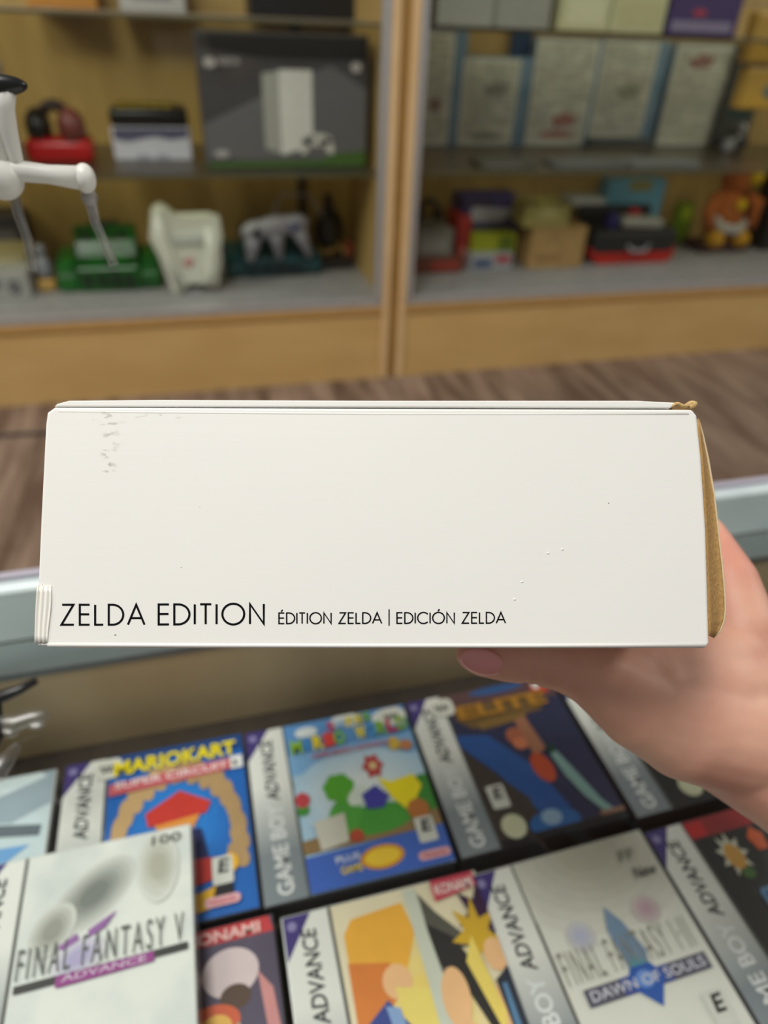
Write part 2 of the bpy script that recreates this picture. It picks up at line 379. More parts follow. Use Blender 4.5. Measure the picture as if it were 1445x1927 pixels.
console('game_console', 112, 306, 549, 440, green, 'translucent green game console on the grey deck beside the white controller', 'game console', mat('dark_green_plastic', L(10, 46, 22), .3))
teal = mat('translucent_teal_plastic', L(8, 78, 84), 0.35, col2=L(6, 42, 50), scale=25, coat=.2)
console('game_console', 424, 606, 522, 440, teal, 'dark teal game console under the grey three-pronged controller', 'game console', mat('dark_teal_plastic', L(8, 34, 42), .3))
def prong(p, q, r0, r1): return [p, p.lerp(q, .35), p.lerp(q, .7), q], [r0, r0*.95, r1*1.1, r1]
def three_prong(px, py, Y, m, label, sc=1.0, bm=None):
    c = ony(px, py, Y)
    t = empty('game_controller', c, label, 'controller')
    R = Matrix.Rotation(radians(-8), 4, 'Y') @ Matrix.Rotation(radians(25), 4, 'X') @ Matrix.Scale(sc, 4)
    mb = MB(); mb.ell((-.045, 0, .0), (.040, .020, .026), M=R); mb.ell((.045, 0, .0), (.040, .020, .026), M=R); mb.ell((0, 0, .004), (.06, .02, .026), M=R)
    for dx, ln in ((-.066, .085), (0, .078), (.066, .085)):
        a = R @ Vector((dx*.85, -.004, -.01)); b_ = R @ Vector((dx*1.15, -.012, -ln))
        ps, rs = prong(a, b_, .019*sc, .011*sc); mb.tube(ps, rs, 12)
        mb.ell(tuple(b_), (.011*sc,)*3)
    mb.build('body', m, t, smooth=True)
    MB().ell((0, -.028, -.012), (.007, .012, .007), M=R).build('thumbstick', greyp, t, smooth=True)
    mb = MB(); mb.box(-.058, -.036, -.026, -.016, .006, .013, M=R); mb.box(-.051, -.043, -.026, -.016, -.001, .020, M=R); mb.build('directional_pad', blackp if bm is None else bm, t)
    for dx, dz in ((.045, .004), (.056, .012), (.036, .012)):
        MB().ell((dx, -.02, dz), (.006, .006, .006), M=R).build('button', mat('button_blue', L(60, 80, 150), .3), t, smooth=True)
    pts = [R @ Vector((0, .015, .02)), R @ Vector((.03, .05, .05)), R @ Vector((.10, .06, .03)), R @ Vector((.13, .03, -.02))]
    MB().tube(pts, .0025, 8).build('cord', m, t, smooth=True)
    return t
x0, x1, Y, h = spot(424, 606, 522, 440, DECK, .19)
three_prong(517, 428, Y-.012, mat('light_grey_plastic', L(176, 176, 190), .4), 'light grey three-pronged controller resting over the teal console', 1.12)
# --- white controller standing upright
p0 = ony(350, 460, YF+.16)
t = empty('upright_controller', (p0.x, YF+.16, DECK), 'large white controller with two grips and a red spiral mark standing on the deck', 'controller')
zb = DECK
def L3(px, py): q = ony(px, py, YF+.16); return (q.x-p0.x, q.z-zb)
out = [L3(*q) for q in [(283, 388), (300, 378), (322, 392), (330, 408), (395, 406), (412, 400), (418, 440), (410, 480), (412, 530), (392, 536), (385, 520), (350, 520), (345, 545), (325, 545), (315, 520), (300, 480), (280, 445)]]
mn = min(q[1] for q in out); out = [(a, b_-mn+.001) for a, b_ in out]
MB().prism(out, -.022, .022, M=FRONT, bev=.008, seg=3).build('shell', mat('ivory_white_plastic', L(226, 228, 214), .4), t)
sp = [(-.0055+.0014*a*cos(a), .0045, 0) for a in ()]
pts = [Vector((-.002+.0019*a*cos(a), -.0235, .085+.0022*a*sin(a))) for a in [i*.45 for i in range(2, 17)]]
MB().tube(pts, .0032, 8).build('spiral_mark', mat('red_mark', L(206, 120, 118), .5), t, smooth=True, label='faded red spiral mark')
MB().box(-.02, .055, .004, .012, .13, .175, bev=.003).build('screen_window', mat('olive_window', L(128, 124, 104), .4), t, label='grey olive window above the shell')
MB().tube([L3v for L3v in (Vector((-.060, -.024, .21)), Vector((-.062, -.03, .15)), Vector((-.045, -.032, .09)), Vector((-.026, -.030, .018)))], [.014, .020, .017, .010], 14).build('grip', mat('ivory_white_plastic', L(226, 228, 214), .4), t, smooth=True)
MB().tube([Vector((.060, -.022, .165)), Vector((.064, -.028, .12)), Vector((.058, -.026, .06)), Vector((.05, -.024, .02))], [.014, .018, .014, .009], 14).build('grip', mat('ivory_white_plastic', L(226, 228, 214), .4), t, smooth=True)
MB().box(-.03, .045, -.030, -.0225, .13, .155, bev=.003).build('label_plate', mat('pale_stick', L(200, 204, 196), .4), t)
MB().tube([(-.03, 0, .015), (-.02, -.02, .004), (.02, -.02, .004), (.03, 0, .015)], .006, 8).build('stand_foot', greyp, t, smooth=True)
# --- black and gold figure at right of the left cabinet
x0, x1, Y, h = spot(590, 660, 508, 375, DECK, .1)
t = empty('black_figure', ((x0+x1)/2, Y+.05, DECK), 'black rounded ornament with gold beads at the right end of the left deck', 'ornament')
MB().box(-.05, .065, -.05, .05, 0, .03, bev=.008).build('base', mat('dark_base', L(34, 30, 28), .4), t)
MB().ell((0, 0, .105), (.046, .04, .058)).build('body', blackp, t, smooth=True)
MB().tube([(0, 0, .15), (.0, 0, .18), (-.004, 0, .205)], [.02, .015, .008], 12).build('neck', blackp, t, smooth=True)
for i in range(7):
    a = -0.3+i*.62-1.6
    MB().ell((.045*cos(a+.4)*.95, -.035+abs(.012*cos(a)), .052+.010*sin(i*2.)), (.0085, .0085, .0085)).build('bead', mat('gold_bead', L(176, 140, 84), .3, .4), t, smooth=True)
MB().box(.050, .064, -.03, .0, .03, .075, bev=.003).build('red_tag', ink(170, 70, 60), t)
# --- small stack at far left of the deck
goods('dark_box', -70, 52, 470, 408, DECK+.066, .12, mat('navy_carton', L(44, 42, 52), .5), 'dark navy carton on top of the pale stack at the left end of the deck', 'box', dy=.0, parts=[('grey_print', ink(90, 88, 96), rect(.2, .2, .9, .6), None)])
goods('tan_box', -70, 60, 520, 478, DECK+.034, .13, mat('tan_carton', L(170, 158, 118), .5), 'tan carton in the middle of the pale stack at the left end of the deck', 'box', parts=[('cream_print', ink(196, 184, 148), rect(.1, .3, .9, .8), None)])
goods('grey_box', -70, 62, 565, 515, DECK, .14, mat('pale_grey_carton', L(168, 168, 164), .5), 'pale grey carton at the bottom of the stack at the left end of the deck', 'box', parts=[('grey_oval_print', ink(110, 110, 112), [ellipse(.8, .45, .1, .3), ellipse(.55, .6, .06, .2)], None)])  # darker grey ovals on the carton front
x0, x1, Y, h = spot(74, 106, 552, 470, DECK, .05)
t = empty('small_figurine', ((x0+x1)/2, Y+.03, DECK), 'small grey figurine on an orange stand left of the green console', 'figurine')
MB().box(-.022, .022, -.02, .02, 0, .03, bev=.006).build('stand', mat('amber_plastic', L(206, 164, 92), .4), t)
MB().tube([(0, 0, .03), (0, 0, .05), (0, 0, .075), (0, 0, .09)], [.012, .02, .016, .008]).build('body', mat('bluish_grey', L(140, 142, 152), .4), t, smooth=True)
MB().ell((0, 0, .103), (.014, .014, .016)).build('head', mat('bluish_grey', L(140, 142, 152), .4), t, smooth=True)
MB().tube([(-.018, 0, .075), (-.03, -.01, .05)], [.006, .005]).build('arm', greyp, t, smooth=True)

# --- right cabinet, middle shelf: leaning printed boxes
paper = mat('white_printed_card', L(226, 226, 212), .5, col2=L(208, 208, 194), scale=18)
blue_edge = mat('pale_blue_edge', L(132, 160, 184), .5, col2=L(112, 142, 170), scale=18)
lab5 = ['printed white box beside the post with a faint brown mark', 'shorter printed white box with a grey figure picture, second from the post',
        'printed white box with red marks low down, third from the post', 'printed white box raised on a dark low case, fourth from the post', 'rightmost printed white box with a dull red mark near its top']
for i, (a0, a1, yb, tx, yt) in enumerate([(782, 842, 281, 840, 58), (858, 962, 278, 950, 108), (984, 1096, 276, 1080, 73), (1104, 1205, 258, 1220, 77), (1230, 1336, 278, 1345, 84)]):
    Y = YF+.455; A = ony(a0, yb, Y); B_ = ony(a1, yb, Y); x0, x1 = A.x, B_.x
    zs = SH1 + (0.0225 if i == 3 else 0)
    h = ony(tx, yt, Y).z-zs; w = x1-x0
    t = empty('printed_box', ((x0+x1)/2, Y, zs), lab5[i], 'box', 'printed boxes standing on the right middle shelf')
    R = Matrix.Translation((0, 0, .0005))
    MB().box(-w/2, w/2+.036, 0, .03, 0, h, bev=.0015, M=R).build('case', blue_edge, t, label='pale blue box edge')
    MB().box(-w/2+.001, w/2-.004, -.0012, -.0002, .004, h-.004, M=R).build('printed_face', paper, t)
    mb = MB(); y = h-.02
    while y > .02:
        x = -w/2+.012
        while x < w/2-.03:
            ln = rnd.uniform(.015, .05); ln = min(ln, w/2-.012-x)
            if rnd.random() < .8: mb.box(x, x+ln, -.0022, -.0014, y, y+.0035, M=R)
            x += ln+.006
        y -= .0085
    mb.build('text_lines', mat('grey_print_lines', L(168, 168, 158), .6), t, label='rows of grey print')
    col, sx, sz = [(ink(150, 120, 112), .0, .38), (ink(150, 152, 140), .1, .66), (ink(178, 120, 112), .1, .26), (ink(160, 158, 140), .1, .5), (ink(160, 120, 112), -.05, .84)][i]
    mb = MB(); mb.prism(ellipse(w*sx, h*sz, w*.20, .018, 5, 20, .2), .0026, .0034, M=R @ FRONT)
    if i in (1, 2): MB().prism(ellipse(0, h*.12, w*.3, .010, 0, 20, .15), .0026, .0034, M=R @ FRONT).build('picture_mark', col, t)
    mb.build('picture_mark', col, t)
q = ony(1170, 262, YF+.19)
goods('low_case', 1104, 1228, 278, 261, SH1, .05, mat('slate_case', L(92, 98, 100), .5), 'dark low case under the fourth printed box', 'case', dy=.01, bev=.002, parts=[('pale_strip', ink(120, 120, 116), rect(.1, .2, .9, .55), None)])
# things behind and around
qa = ony(962, 90, YF+.488); qb = ony(1000, 90, YF+.488); qt = ony(980, 56, YF+.488)
t = empty('blue_red_box', ((qa.x+qb.x)/2, YF+.496, SH1), 'small blue and red carton peeking out behind the second printed box', 'box')
w = qb.x-qa.x; h = qt.z-SH1
MB().box(-w/2, w/2, -.008, .008, 0, h, bev=.001).build('carton', mat('navy_blue_carton', L(36, 64, 96), .4), t)
MB().box(-w/2, w/2, -.0085, .0085, h+.0003, h+.028, bev=.001).build('red_cap', mat('dull_red_carton', L(126, 30, 34), .4), t, label='red end')
qa = ony(1362, 200, YF+.43); qb = ony(1425, 200, YF+.43); qt = ony(1390, 85, YF+.43)
t = empty('dark_grey_box', ((qa.x+qb.x)/2, YF+.462, SH1), 'tall dark grey green carton behind the silver bag at the right', 'box')
w = qb.x-qa.x; h = qt.z-SH1
MB().box(-w/2, w/2, -.03, .03, 0, h, bev=.002).build('carton', mat('dark_grey_green', L(66, 68, 60), .5), t)
MB().prism(rect(-w*.3, h*.3, w*.35, h*.45), .0305, .0312, M=FRONT).build('green_print', ink(36, 64, 54), t)
for i, (a0, a1, lb, m) in enumerate([(905, 1010, 'flat dark olive case on the shelf edge below the printed boxes', mat('olive_case', L(84, 84, 74), .5)),
                                 (1046, 1180, 'flat grey case on the shelf edge below the fourth printed box', mat('mid_grey_case', L(98, 100, 96), .5)),
                                 (1190, 1316, 'flat pale grey case on the shelf edge below the rightmost printed box', mat('pale_case', L(112, 114, 110), .5))]):
    goods('flat_case', a0, a1, 318, 305, SH1, .09, m, lb, 'case', 'flat cases along the shelf edge', bev=.002, parts=[('label_strip', ink(118, 118, 112), rect(.1, .3, .7, .7), None)])
# upper shelf right
goods('grey_box', 822, 1036, 30, -60, SH2, .14, mat('grey_green_carton', L(150, 150, 138), .5), 'grey green carton at the left of the right cabinet top shelf', 'box', parts=[('seam', ink(120, 120, 108), rect(.48, 0, .52, 1), None)])
goods('cream_box', 1056, 1150, 24, -60, SH2, .14, mat('cream_carton', L(196, 194, 150), .5), 'pale cream carton on the top shelf right of the grey green one', 'box', parts=[('panel', ink(210, 208, 170), rect(.1, .1, .9, .6), None)])
goods('cream_box', 1153, 1254, 24, -60, SH2, .14, mat('cream_carton', L(196, 194, 150), .5), 'pale cream carton on the top shelf beside the purple one', 'box', parts=[('panel', ink(190, 186, 140), rect(.1, .1, .9, .5), None)])
goods('purple_box', 1260, 1392, 34, -60, SH2, .12, mat('purple_carton', L(70, 52, 100), .45), 'purple carton with pale lilac lettering band on the top shelf', 'box', parts=[('lilac_band', ink(134, 124, 150), rect(.03, .05, .92, .22), None), ('red_spot', ink(170, 60, 80), ellipse(.4, .35, .1, .06), None)])
#goods('black_small_box', 815, 868, 47, 34, SH2-.055, .06, blackp, 'small black price card hanging under the top shelf by the post', 'card', bev=.002) if False else None
# gold packages hanging at the right
for i, (a0, a1, y0, y1, lb) in enumerate([(1402, 1560, 120, 20, 'upper golden yellow package hanging at the right edge'), (1388, 1560, 206, 126, 'lower golden yellow package hanging at the right edge')]):
    q0 = ony(a0, y0, YF+.10); q1 = ony(a1, y0, YF+.10); qt = ony(a0, y1, YF+.10)
    t = empty('yellow_package', ((q0.x+q1.x)/2, YF+.12, q0.z), lb, 'package', 'golden packages at the right edge'); w = q1.x-q0.x; h = qt.z-q0.z
    MB().box(-w/2, w/2, -.02, .02, 0, h, bev=.006).build('card', mat('golden_card', L(196, 152, 50), .45, col2=L(176, 140, 60), scale=14), t)
    MB().prism(ellipse(-w*.1, h*.45, w*.2, h*.22), .0205, .0215, M=FRONT).build('blue_print', ink(110, 120, 110), t)
    MB().tube([(0, .0, h), (0, .1, h+.02), (0, YB-YF-.135, h+.02)], .002, 6).build('hanging_hook', alu, t)
# silver bag with dark bits on a low stack
x0, x1, Y, h = spot(1336, 1440, 292, 200, SH1, .1)
t = empty('silver_bag', ((x0+x1)/2+.0, Y+.05, SH1), 'crumpled silver and dark plastic bag right of the printed boxes', 'bag')
mb = MB(); mb.ell((0, 0, .035), (.055, .045, .036)); mb.build('bag', mat('dark_cloudy_plastic', L(70, 74, 74), .25, col2=L(30, 32, 34), scale=30), t, smooth=True)
MB().ell((-.035, -.035, .025), (.022, .02, .024)).build('silver_fold', mat('silver_foil', L(170, 172, 176), .25, .4), t, smooth=True, label='bright silver fold')
MB().ell((.01, -.02, .07), (.016, .014, .018)).build('tied_neck', mat('silver_foil', L(170, 172, 176), .25, .4), t, smooth=True)

# --- right cabinet deck
G = 'goods on the right deck'
goods('brown_red_box', 778, 868, 515, 486, DECK, .16, mat('brown_red_carton', L(112, 60, 44), .5), 'flat brown and red carton beside the post on the deck', 'box', parts=[('red_print', ink(160, 60, 48), rect(.35, .2, .95, .8), None)])
goods('grey_console_box', 781, 850, 486, 432, DECK+.040, .13, mat('grey_carton_body', L(128, 124, 118), .5), 'plain grey carton on top of the flat brown and red carton', 'box', parts=[('light_panel', ink(150, 146, 140), rect(.1, .2, .9, .7), None)])
x0, x1, Y, h = spot(783, 848, 432, 366, DECK+.105, .1)
t = empty('black_headphones', ((x0+x1)/2, Y+.06, DECK+.105), 'black headphones on the plain grey carton beside the post', 'headphones')
t.location.z = DECK+.112
MB().tube([(-.032*cos(pi*i/10), 0, .018+.045*sin(pi*i/10)) for i in range(11)], .009, 10).build('headband', blackp, t, smooth=True)
for s_ in (-1, 1): MB().ell((s_*.030, 0, .018), (.014, .024, .022)).build('ear_cup', blackp, t, smooth=True)
goods('red_box', 856, 880, 500, 408, DECK, .12, mat('red_carton', L(178, 52, 50), .4), 'upright narrow red carton right of the plain grey carton', 'box', lean=0, parts=[('pale_spot', ink(210, 120, 110), ellipse(.5, .3, .3, .12), None)])
goods('white_blue_box', 884, 962, 508, 478, DECK, .13, mat('white_blue_carton', L(176, 178, 182), .45), 'flat white and blue carton under the lime carton', 'box', parts=[('blue_print', ink(80, 96, 130), rect(.05, .15, .5, .7), None), ('red_print', ink(180, 70, 76), rect(.6, .4, .95, .9), None)])
goods('lime_box', 886, 968, 479, 441, DECK+.038, .12, mat('lime_carton', L(168, 176, 36), .45), 'lime yellow carton between the purple and the white and blue cartons', 'box', parts=[('green_print', ink(104, 120, 20), rect(.6, .1, .95, .9), None)])
goods('purple_white_box', 868, 974, 441, 372, DECK+.083, .12, mat('purple_blue_carton', L(62, 58, 112), .45), 'purple and white carton on top of the lime carton', 'box', parts=[('white_print', ink(176, 176, 190), [(.05, .35), (.7, .35), (.9, .7), (.15, .78)], None), ('dark_print', ink(50, 44, 70), rect(0, .8, .5, .98), None)])
t, w, h, off = goods('cardboard_box', 992, 1092, 505, 428, DECK, .12, mat('kraft_carton', L(190, 154, 100), .7, col2=L(176, 140, 88), scale=20), 'tan cardboard carton with a printed top on the deck', 'box', parts=[('darker_label', ink(164, 128, 80), rect(.1, .15, .6, .35), None)])
hb = h
goods('yellow_pack', 985, 1068, 428, 384, DECK+hb+.001, .10, mat('straw_pack', L(178, 168, 100), .5), 'straw yellow pack on top of the tan cardboard carton', 'pack', parts=[('pale_print', ink(200, 190, 130), ellipse(.5, .6, .3, .2), None)])
#goods('pale_box', 930, 1012, 352, 334, DECK+hb+.055, .09, mat('beige_pack', L(172, 146, 110), .5), 'beige and red pack stacked above the straw yellow pack', 'pack', parts=[('red_end', ink(170, 60, 56), rect(0, 0, .2, 1), None)]) if False else None
# silver scanner-like white thing
x0, x1, Y, h = spot(1100, 1124, 478, 372, DECK, .1)
t = empty('white_stand', ((x0+x1)/2, Y+.05, DECK), 'white plastic stand with a flat top tray right of the cardboard carton', 'stand')
MB().box(-.02, .012, -.02, .02, 0, .15, bev=.004, M=Matrix.Rotation(radians(4), 4, 'Y')).build('column', mat('stand_grey', L(170, 172, 174), .35), t)
MB().box(-.10, .02, -.045, .045, .15, .172, bev=.006).build('tray', mat('stand_grey', L(170, 172, 174), .35), t)
MB().box(-.028, .028, -.04, .04, 0, .010, bev=.003).build('foot', mat('stand_grey', L(170, 172, 174), .35), t)
# black case with red base
x0, x1, Y, h = spot(1106, 1262, 496, 392, DECK, .16); w = x1-x0
t = empty('carrying_case', ((x0+x1)/2, Y+.08, DECK), 'black carrying case with a red rounded bottom holding loose pads', 'case')
prof = [(-w/2, .045), (-w/2+.015, .015), (-w/2+.04, 0), (w/2-.02, 0), (w/2, .02), (w/2, .05), (-w/2, .05)]
MB().prism(prof, -.08, .08, M=FRONT, bev=.004).build('bottom_shell', mat('red_shell', L(190, 34, 24), .4), t, label='red bottom shell')
MB().box(-w/2+.004, w/2-.004, -.085, .075, .030, .105, bev=.018, seg=4).build('top_shell', mat('black_fabric_case', L(30, 32, 34), .6), t, label='black top shell')
MB().box(-w/2+.01, w/2-.03, .045, .075, .1055, .150, bev=.012, seg=3).build('open_lid', mat('black_fabric_case', L(30, 32, 34), .6), t)
MB().tube([(-w*.1, -.088, .06), (-w*.05, -.10, .045), (w*.1, -.10, .045), (w*.15, -.088, .06)], .006, 8).build('handle', greyp, t, smooth=True)
tx, ty = t.location.x, t.location.y
o = MB().box(-.075, .075, -.03, .03, 0, .03, bev=.012, seg=3, M=Matrix.Rotation(radians(3), 4, 'Y')).build('grey_pad', mat('silver_pad', L(176, 176, 170), .35), loc=(tx+.02, ty-.045, DECK+.106)); tag(o, 'long silver grey controller lying on the black carrying case', 'controller')
o = MB().ell((0, 0, .022), (.023, .023, .022)).build('red_ball', mat('red_ball_mat', L(206, 40, 60), .35), smooth=True, loc=(tx+.03, ty+.008, DECK+.106)); tag(o, 'small bright red ball on the black carrying case', 'ball')
o = MB().box(-.018, .018, -.02, .02, 0, .045, bev=.006).build('blue_cartridge', mat('deep_blue', L(36, 36, 110), .4), loc=(tx-.085, ty-.05, DECK+.106)); tag(o, 'small deep blue block on the left of the black carrying case', 'block')
goods('lime_pack', 1266, 1290, 458, 384, DECK, .04, mat('lime_plastic', L(120, 150, 34), .4), 'slim lime green pack beside the black carrying case', 'pack', parts=[('yellow_top', ink(190, 210, 60), rect(.1, .6, .9, .95), None)])
goods('light_blue_box', 1136, 1240, 402, 338, DECK, .06, mat('light_blue_carton', L(110, 168, 196), .45), 'light blue carton standing behind the black carrying case', 'box', parts=[('gold_print', ink(150, 140, 70), rect(.35, .85, .75, 1), None), ('pale_print', ink(170, 180, 180), rect(.0, .05, .6, .3), None)])
# brown and orange plush toy
x0, x1, Y, h = spot(1300, 1430, 478, 290, DECK, .14)
t = empty('plush_toy', ((x0+x1)/2, Y+.07, DECK), 'large orange brown plush toy with yellow patches and a white band', 'plush toy')
pl = mat('orange_brown_plush', L(176, 96, 34), .9, col2=L(150, 80, 36), scale=60, bump=.5)
t.scale = (1.12, 1.12, 1.30)
MB().box(-.085, .085, -.05, .05, 0, .022, bev=.006).build('base', mat('maroon_base', L(70, 36, 36), .5), t)
mb = MB(); mb.ell((0, 0, .085), (.062, .05, .07)); mb.ell((.012, 0, .175), (.048, .042, .046)); mb.ell((-.04, -.01, .20), (.016, .012, .020)); mb.ell((.06, .0, .20), (.016, .012, .020)); mb.build('body', pl, t, smooth=True)
for s_, zz in ((-1, .10), (1, .12)): MB().tube([(s_*.05, -.01, .13), (s_*.082, -.03, zz), (s_*.07, -.045, .06)], [.02, .019, .015]).build('arm', pl, t, smooth=True)
for s_ in (-1, 1): MB().ell((s_*.045, -.045, .036), (.026, .034, .022)).build('foot', mat('amber_plush', L(206, 150, 30), .8), t, smooth=True)
MB().tube([(-.058, -.02, .085), (-.03, -.052, .062), (.02, -.056, .058), (.058, -.03, .07)], .0135, 10).build('white_band', mat('white_plush', L(184, 180, 176), .8), t, smooth=True, label='white cloth band')
MB().ell((.045, -.035, .185), (.024, .018, .022)).build('yellow_patch', mat('yellow_plush', L(214, 176, 20), .8), t, smooth=True)
MB().ell((.012, -.048, .118), (.015, .012, .015)).build('yellow_patch', mat('yellow_plush', L(214, 176, 20), .8), t, smooth=True)
goods('black_red_box', 1432, 1540, 470, 330, DECK, .10, mat('black_red_carton', L(30, 22, 24), .5), 'black and red carton at the right edge behind the plush toy', 'box', parts=[('red_print', ink(170, 20, 36), rect(.0, .35, .4, .6), None)])

# ------------------------------------------------------------------ sales counter
GT = CZ-0.45                 # top faces of the boxes lying in the counter
BT = 0.022                   # thickness of a small game box
SD = GT-BT                   # deck they lie on
TOP = CZ-0.34                # counter glass
t = empty('sales_counter', (0.3, 0.1, 0), 'glass topped sales counter with a silver rim holding the small game boxes', 'counter')
inv = Matrix.Translation((-.3, -.1, 0))
CX0, CX1, CY0, CY1 = -1.0, 1.5, -0.30, 0.426
wood_in = mat('counter_wood_panel', L(216, 194, 156), .6, col2=L(196, 170, 130), scale=4, stretch=(2.2, 1, .3), spec=.2)
MB().box(CX0, CX1, CY0, .371, SD-.018, SD, M=inv).build('display_deck', mat('dark_deck_cloth', L(66, 54, 42), .8, col2=L(56, 46, 36), scale=50), t, label='dark deck')
MB().box(CX0, CX1, .3715, CY1-.001, 0, TOP-.0463, M=inv).build('front_panel', wood_in, t, label='brown wooden front panel')
for a in (CX0, CX1-.018): MB().box(a, a+.018, CY0, .371, 0, TOP-.033, M=inv).build('end_panel', maple, t)
MB().box(CX0+.02, CX1-.02, CY0, CY0+.018, 0, SD-.02, M=inv).build('kick_panel', maple, t)
rail = mat('silver_grey_rim', L(212, 224, 226), .35, .1, col2=L(202, 214, 218), scale=20)
PX = Matrix(((0, 0, 1, -.3), (1, 0, 0, -.1), (0, 1, 0, 0), (0, 0, 0, 1)))
MB().prism([(.402, TOP-.0400), (CY1, TOP-.0400), (CY1, TOP), (.416, TOP), (.4125, TOP-.003)], CX0, CX1, M=PX, bev=.001).build('metal_rim', rail, t, label='silver grey rim')
MB().box(CX0, CX1, CY0, CY0+.02, TOP-.032, TOP, bev=.0015, M=inv).build('near_rim', rail, t)
MB().box(CX0, CX1, .3700, .4012, TOP-.046, TOP-.0400, M=inv).build('inner_channel', mat('dark_grey_channel', L(104, 112, 114), .4, .2), t, label='dark grey inner channel')
MB().box(CX0, CX1, .4225, CY1+.003, TOP+.0003, TOP+.004, bev=.001, M=inv).build('glass_lip', mat('lilac_lip', L(176, 172, 186), .3), t, label='pale lilac edge strip')
g_ = MB().box(CX0+.002, CX1-.002, CY0+.021, .4115, TOP-.007, TOP-.001, M=inv).build('glass_top', glass, t)

# ------------------------------------------------------------------ small square game boxes
BW, BH = 0.126, 0.131
SW = 0.0292                    # width of the silver band
def grad_mat(name, top, bot):
    if name in MATS: return MATS[name]
    m = bpy.data.materials.new(name); m.use_nodes = True; nt = m.node_tree; b = nt.nodes['Principled BSDF']
    b.inputs['Roughness'].default_value = .3; b.inputs['Coat Weight'].default_value = .3; b.inputs['Coat Roughness'].default_value = .1
    tc = nt.nodes.new('ShaderNodeTexCoord'); sx = nt.nodes.new('ShaderNodeSeparateXYZ'); mr = nt.nodes.new('ShaderNodeMapRange'); rp = nt.nodes.new('ShaderNodeValToRGB')
    nt.links.new(tc.outputs['Object'], sx.inputs[0]); nt.links.new(sx.outputs[1], mr.inputs[0]); mr.inputs[1].default_value = 0; mr.inputs[2].default_value = BH
    nt.links.new(mr.outputs[0], rp.inputs[0]); rp.color_ramp.elements[0].color = (*bot, 1); rp.color_ramp.elements[1].color = (*top, 1)
    rp.color_ramp.elements[0].position = .25; rp.color_ramp.elements[1].position = .62
    nt.links.new(rp.outputs[0], b.inputs['Base Color']); MATS[name] = m; return m
silver = grad_mat('silver_band_print', L(228, 228, 224), L(130, 138, 145))
def game_box(x, y, rz, label, side, base, shapes, z=None, badge=None, white_dot=False, nint=None, sticker=None):
    """x, y = near-left corner of the box in the counter; shapes = (part name, [(ink, polygon)...])"""
    z0 = SD if z is None else z
    t = empty('game_box', (x, y, z0), label, 'game box', 'small square game boxes in the counter', radians(rz))
    MB().box(0, BW, 0, BH, 0, BT, bev=.0008).build('carton', side, t)
    zz = BT+.00015
    mb = MB(); mb._add([(a, b_, zz) for a, b_ in rect(.001, .001, SW, BH-.001)], [(0, 1, 2, 3)]); mb.build('silver_band', silver, t, label='silver band down the left')
    mb = MB(); mb._add([(a, b_, zz+.0001) for a, b_ in [(.001, BH-.001), (.001, BH-.026), (SW*.62, BH-.001)]], [(0, 1, 2)]); mb.build('purple_corner', ink(66, 52, 122), t, label='purple corner')
    mb = MB(); mb._add([(a, b_, zz+.0002) for a, b_ in ellipse(.006, BH-.007, .0028, .0028)], [tuple(range(28))]); mb.build('corner_mark', ink(140, 132, 180), t)
    text_obj('band_lettering', 'GAME BOY', ink(226, 228, 230), t, SW*.70, .005, zz+.0002, .062, SW*.36, rot=pi/2, bold=.02, label='pale lettering')
    text_obj('band_lettering', 'ADVANCE', ink(54, 56, 58), t, SW*.68, .070, zz+.0002, .050, SW*.32, rot=pi/2, bold=.02, shear=.15, label='dark lettering')
    mb = MB(); mb._add([(a, b_, zz) for a, b_ in rect(SW+.0006, .001, BW-.001, BH-.001)], [(0, 1, 2, 3)]); mb.build('cover_print', base, t)
    mb = MB(); mb._add([(a, b_, zz+.00006) for a, b_ in rect(SW-.0008, .001, SW+.0012, BH-.001)], [(0, 1, 2, 3)]); mb.build('band_seam', ink(84, 84, 80), t, label='dark seam beside the silver band')
    if sticker:
        a, b_ = sticker
        mb = MB(); mb._add([(p[0], p[1], zz+.0011) for p in rrect(a, b_, a+.019, b_+.0165, .005)], [tuple(range(24))]); st_ = mb.build('price_sticker', ink(222, 220, 212), t, label='white price sticker')
        MB().tube([(a+.004+.011*k/16, b_+.008+.0035*sin(k*1.3), zz+.0013) for k in range(17)], .0005, 5).build('scribble', ink(60, 60, 58), st_)
    w = BW-.001-SW-.0006; x0 = SW+.0006
    k = 1
    for pn, sh in shapes:
        mats = []; mb = MB()
        for m_, P in sh:
            if m_ not in mats: mats.append(m_)
            mb.mi = mats.index(m_)
            P = clip(P, 0, 1, 0, 1)
            if len(P) < 3: continue
            k += 1
            zk = zz+.00006*k
            mb._add([(x0+w*a, .001+(BH-.002)*b_, zk) for a, b_ in P], [tuple(range(len(P)))])
        mb.build(pn, mats, t)
    t['_k'] = 0; del t['_k']
    zt = zz+.00006*(k+2)
    def X(a): return x0+w*a
    def Y(b_): return .001+(BH-.002)*b_
    if badge:
        a, b_ = badge
        mb = MB(); mb._add([(p[0], p[1], zt) for p in rrect(X(a), Y(b_), X(a)+.013, Y(b_)+.018, .0015)], [tuple(range(24))]); bg = mb.build('rating_badge', ink(214, 214, 208), t, label='pale rating badge')
        text_obj('rating_letter', 'E', ink(20, 20, 20), bg, X(a)+.0035, Y(b_)+.007, zt+.0001, .0065, .009, bold=.03, shear=.15)
    if nint:
        a, b_ = nint
        mb = MB(); mb._add([(p[0], p[1], zt) for p in rrect(X(a), Y(b_), X(a)+.022, Y(b_)+.006, .0029)], [tuple(range(24))]); bg = mb.build('maker_badge', ink(226, 170, 178), t, label='pink oval badge')
        text_obj('maker_lettering', 'Nintendo', ink(190, 60, 70), bg, X(a)+.003, Y(b_)+.0015, zt+.0001, .016, .003, bold=.01)
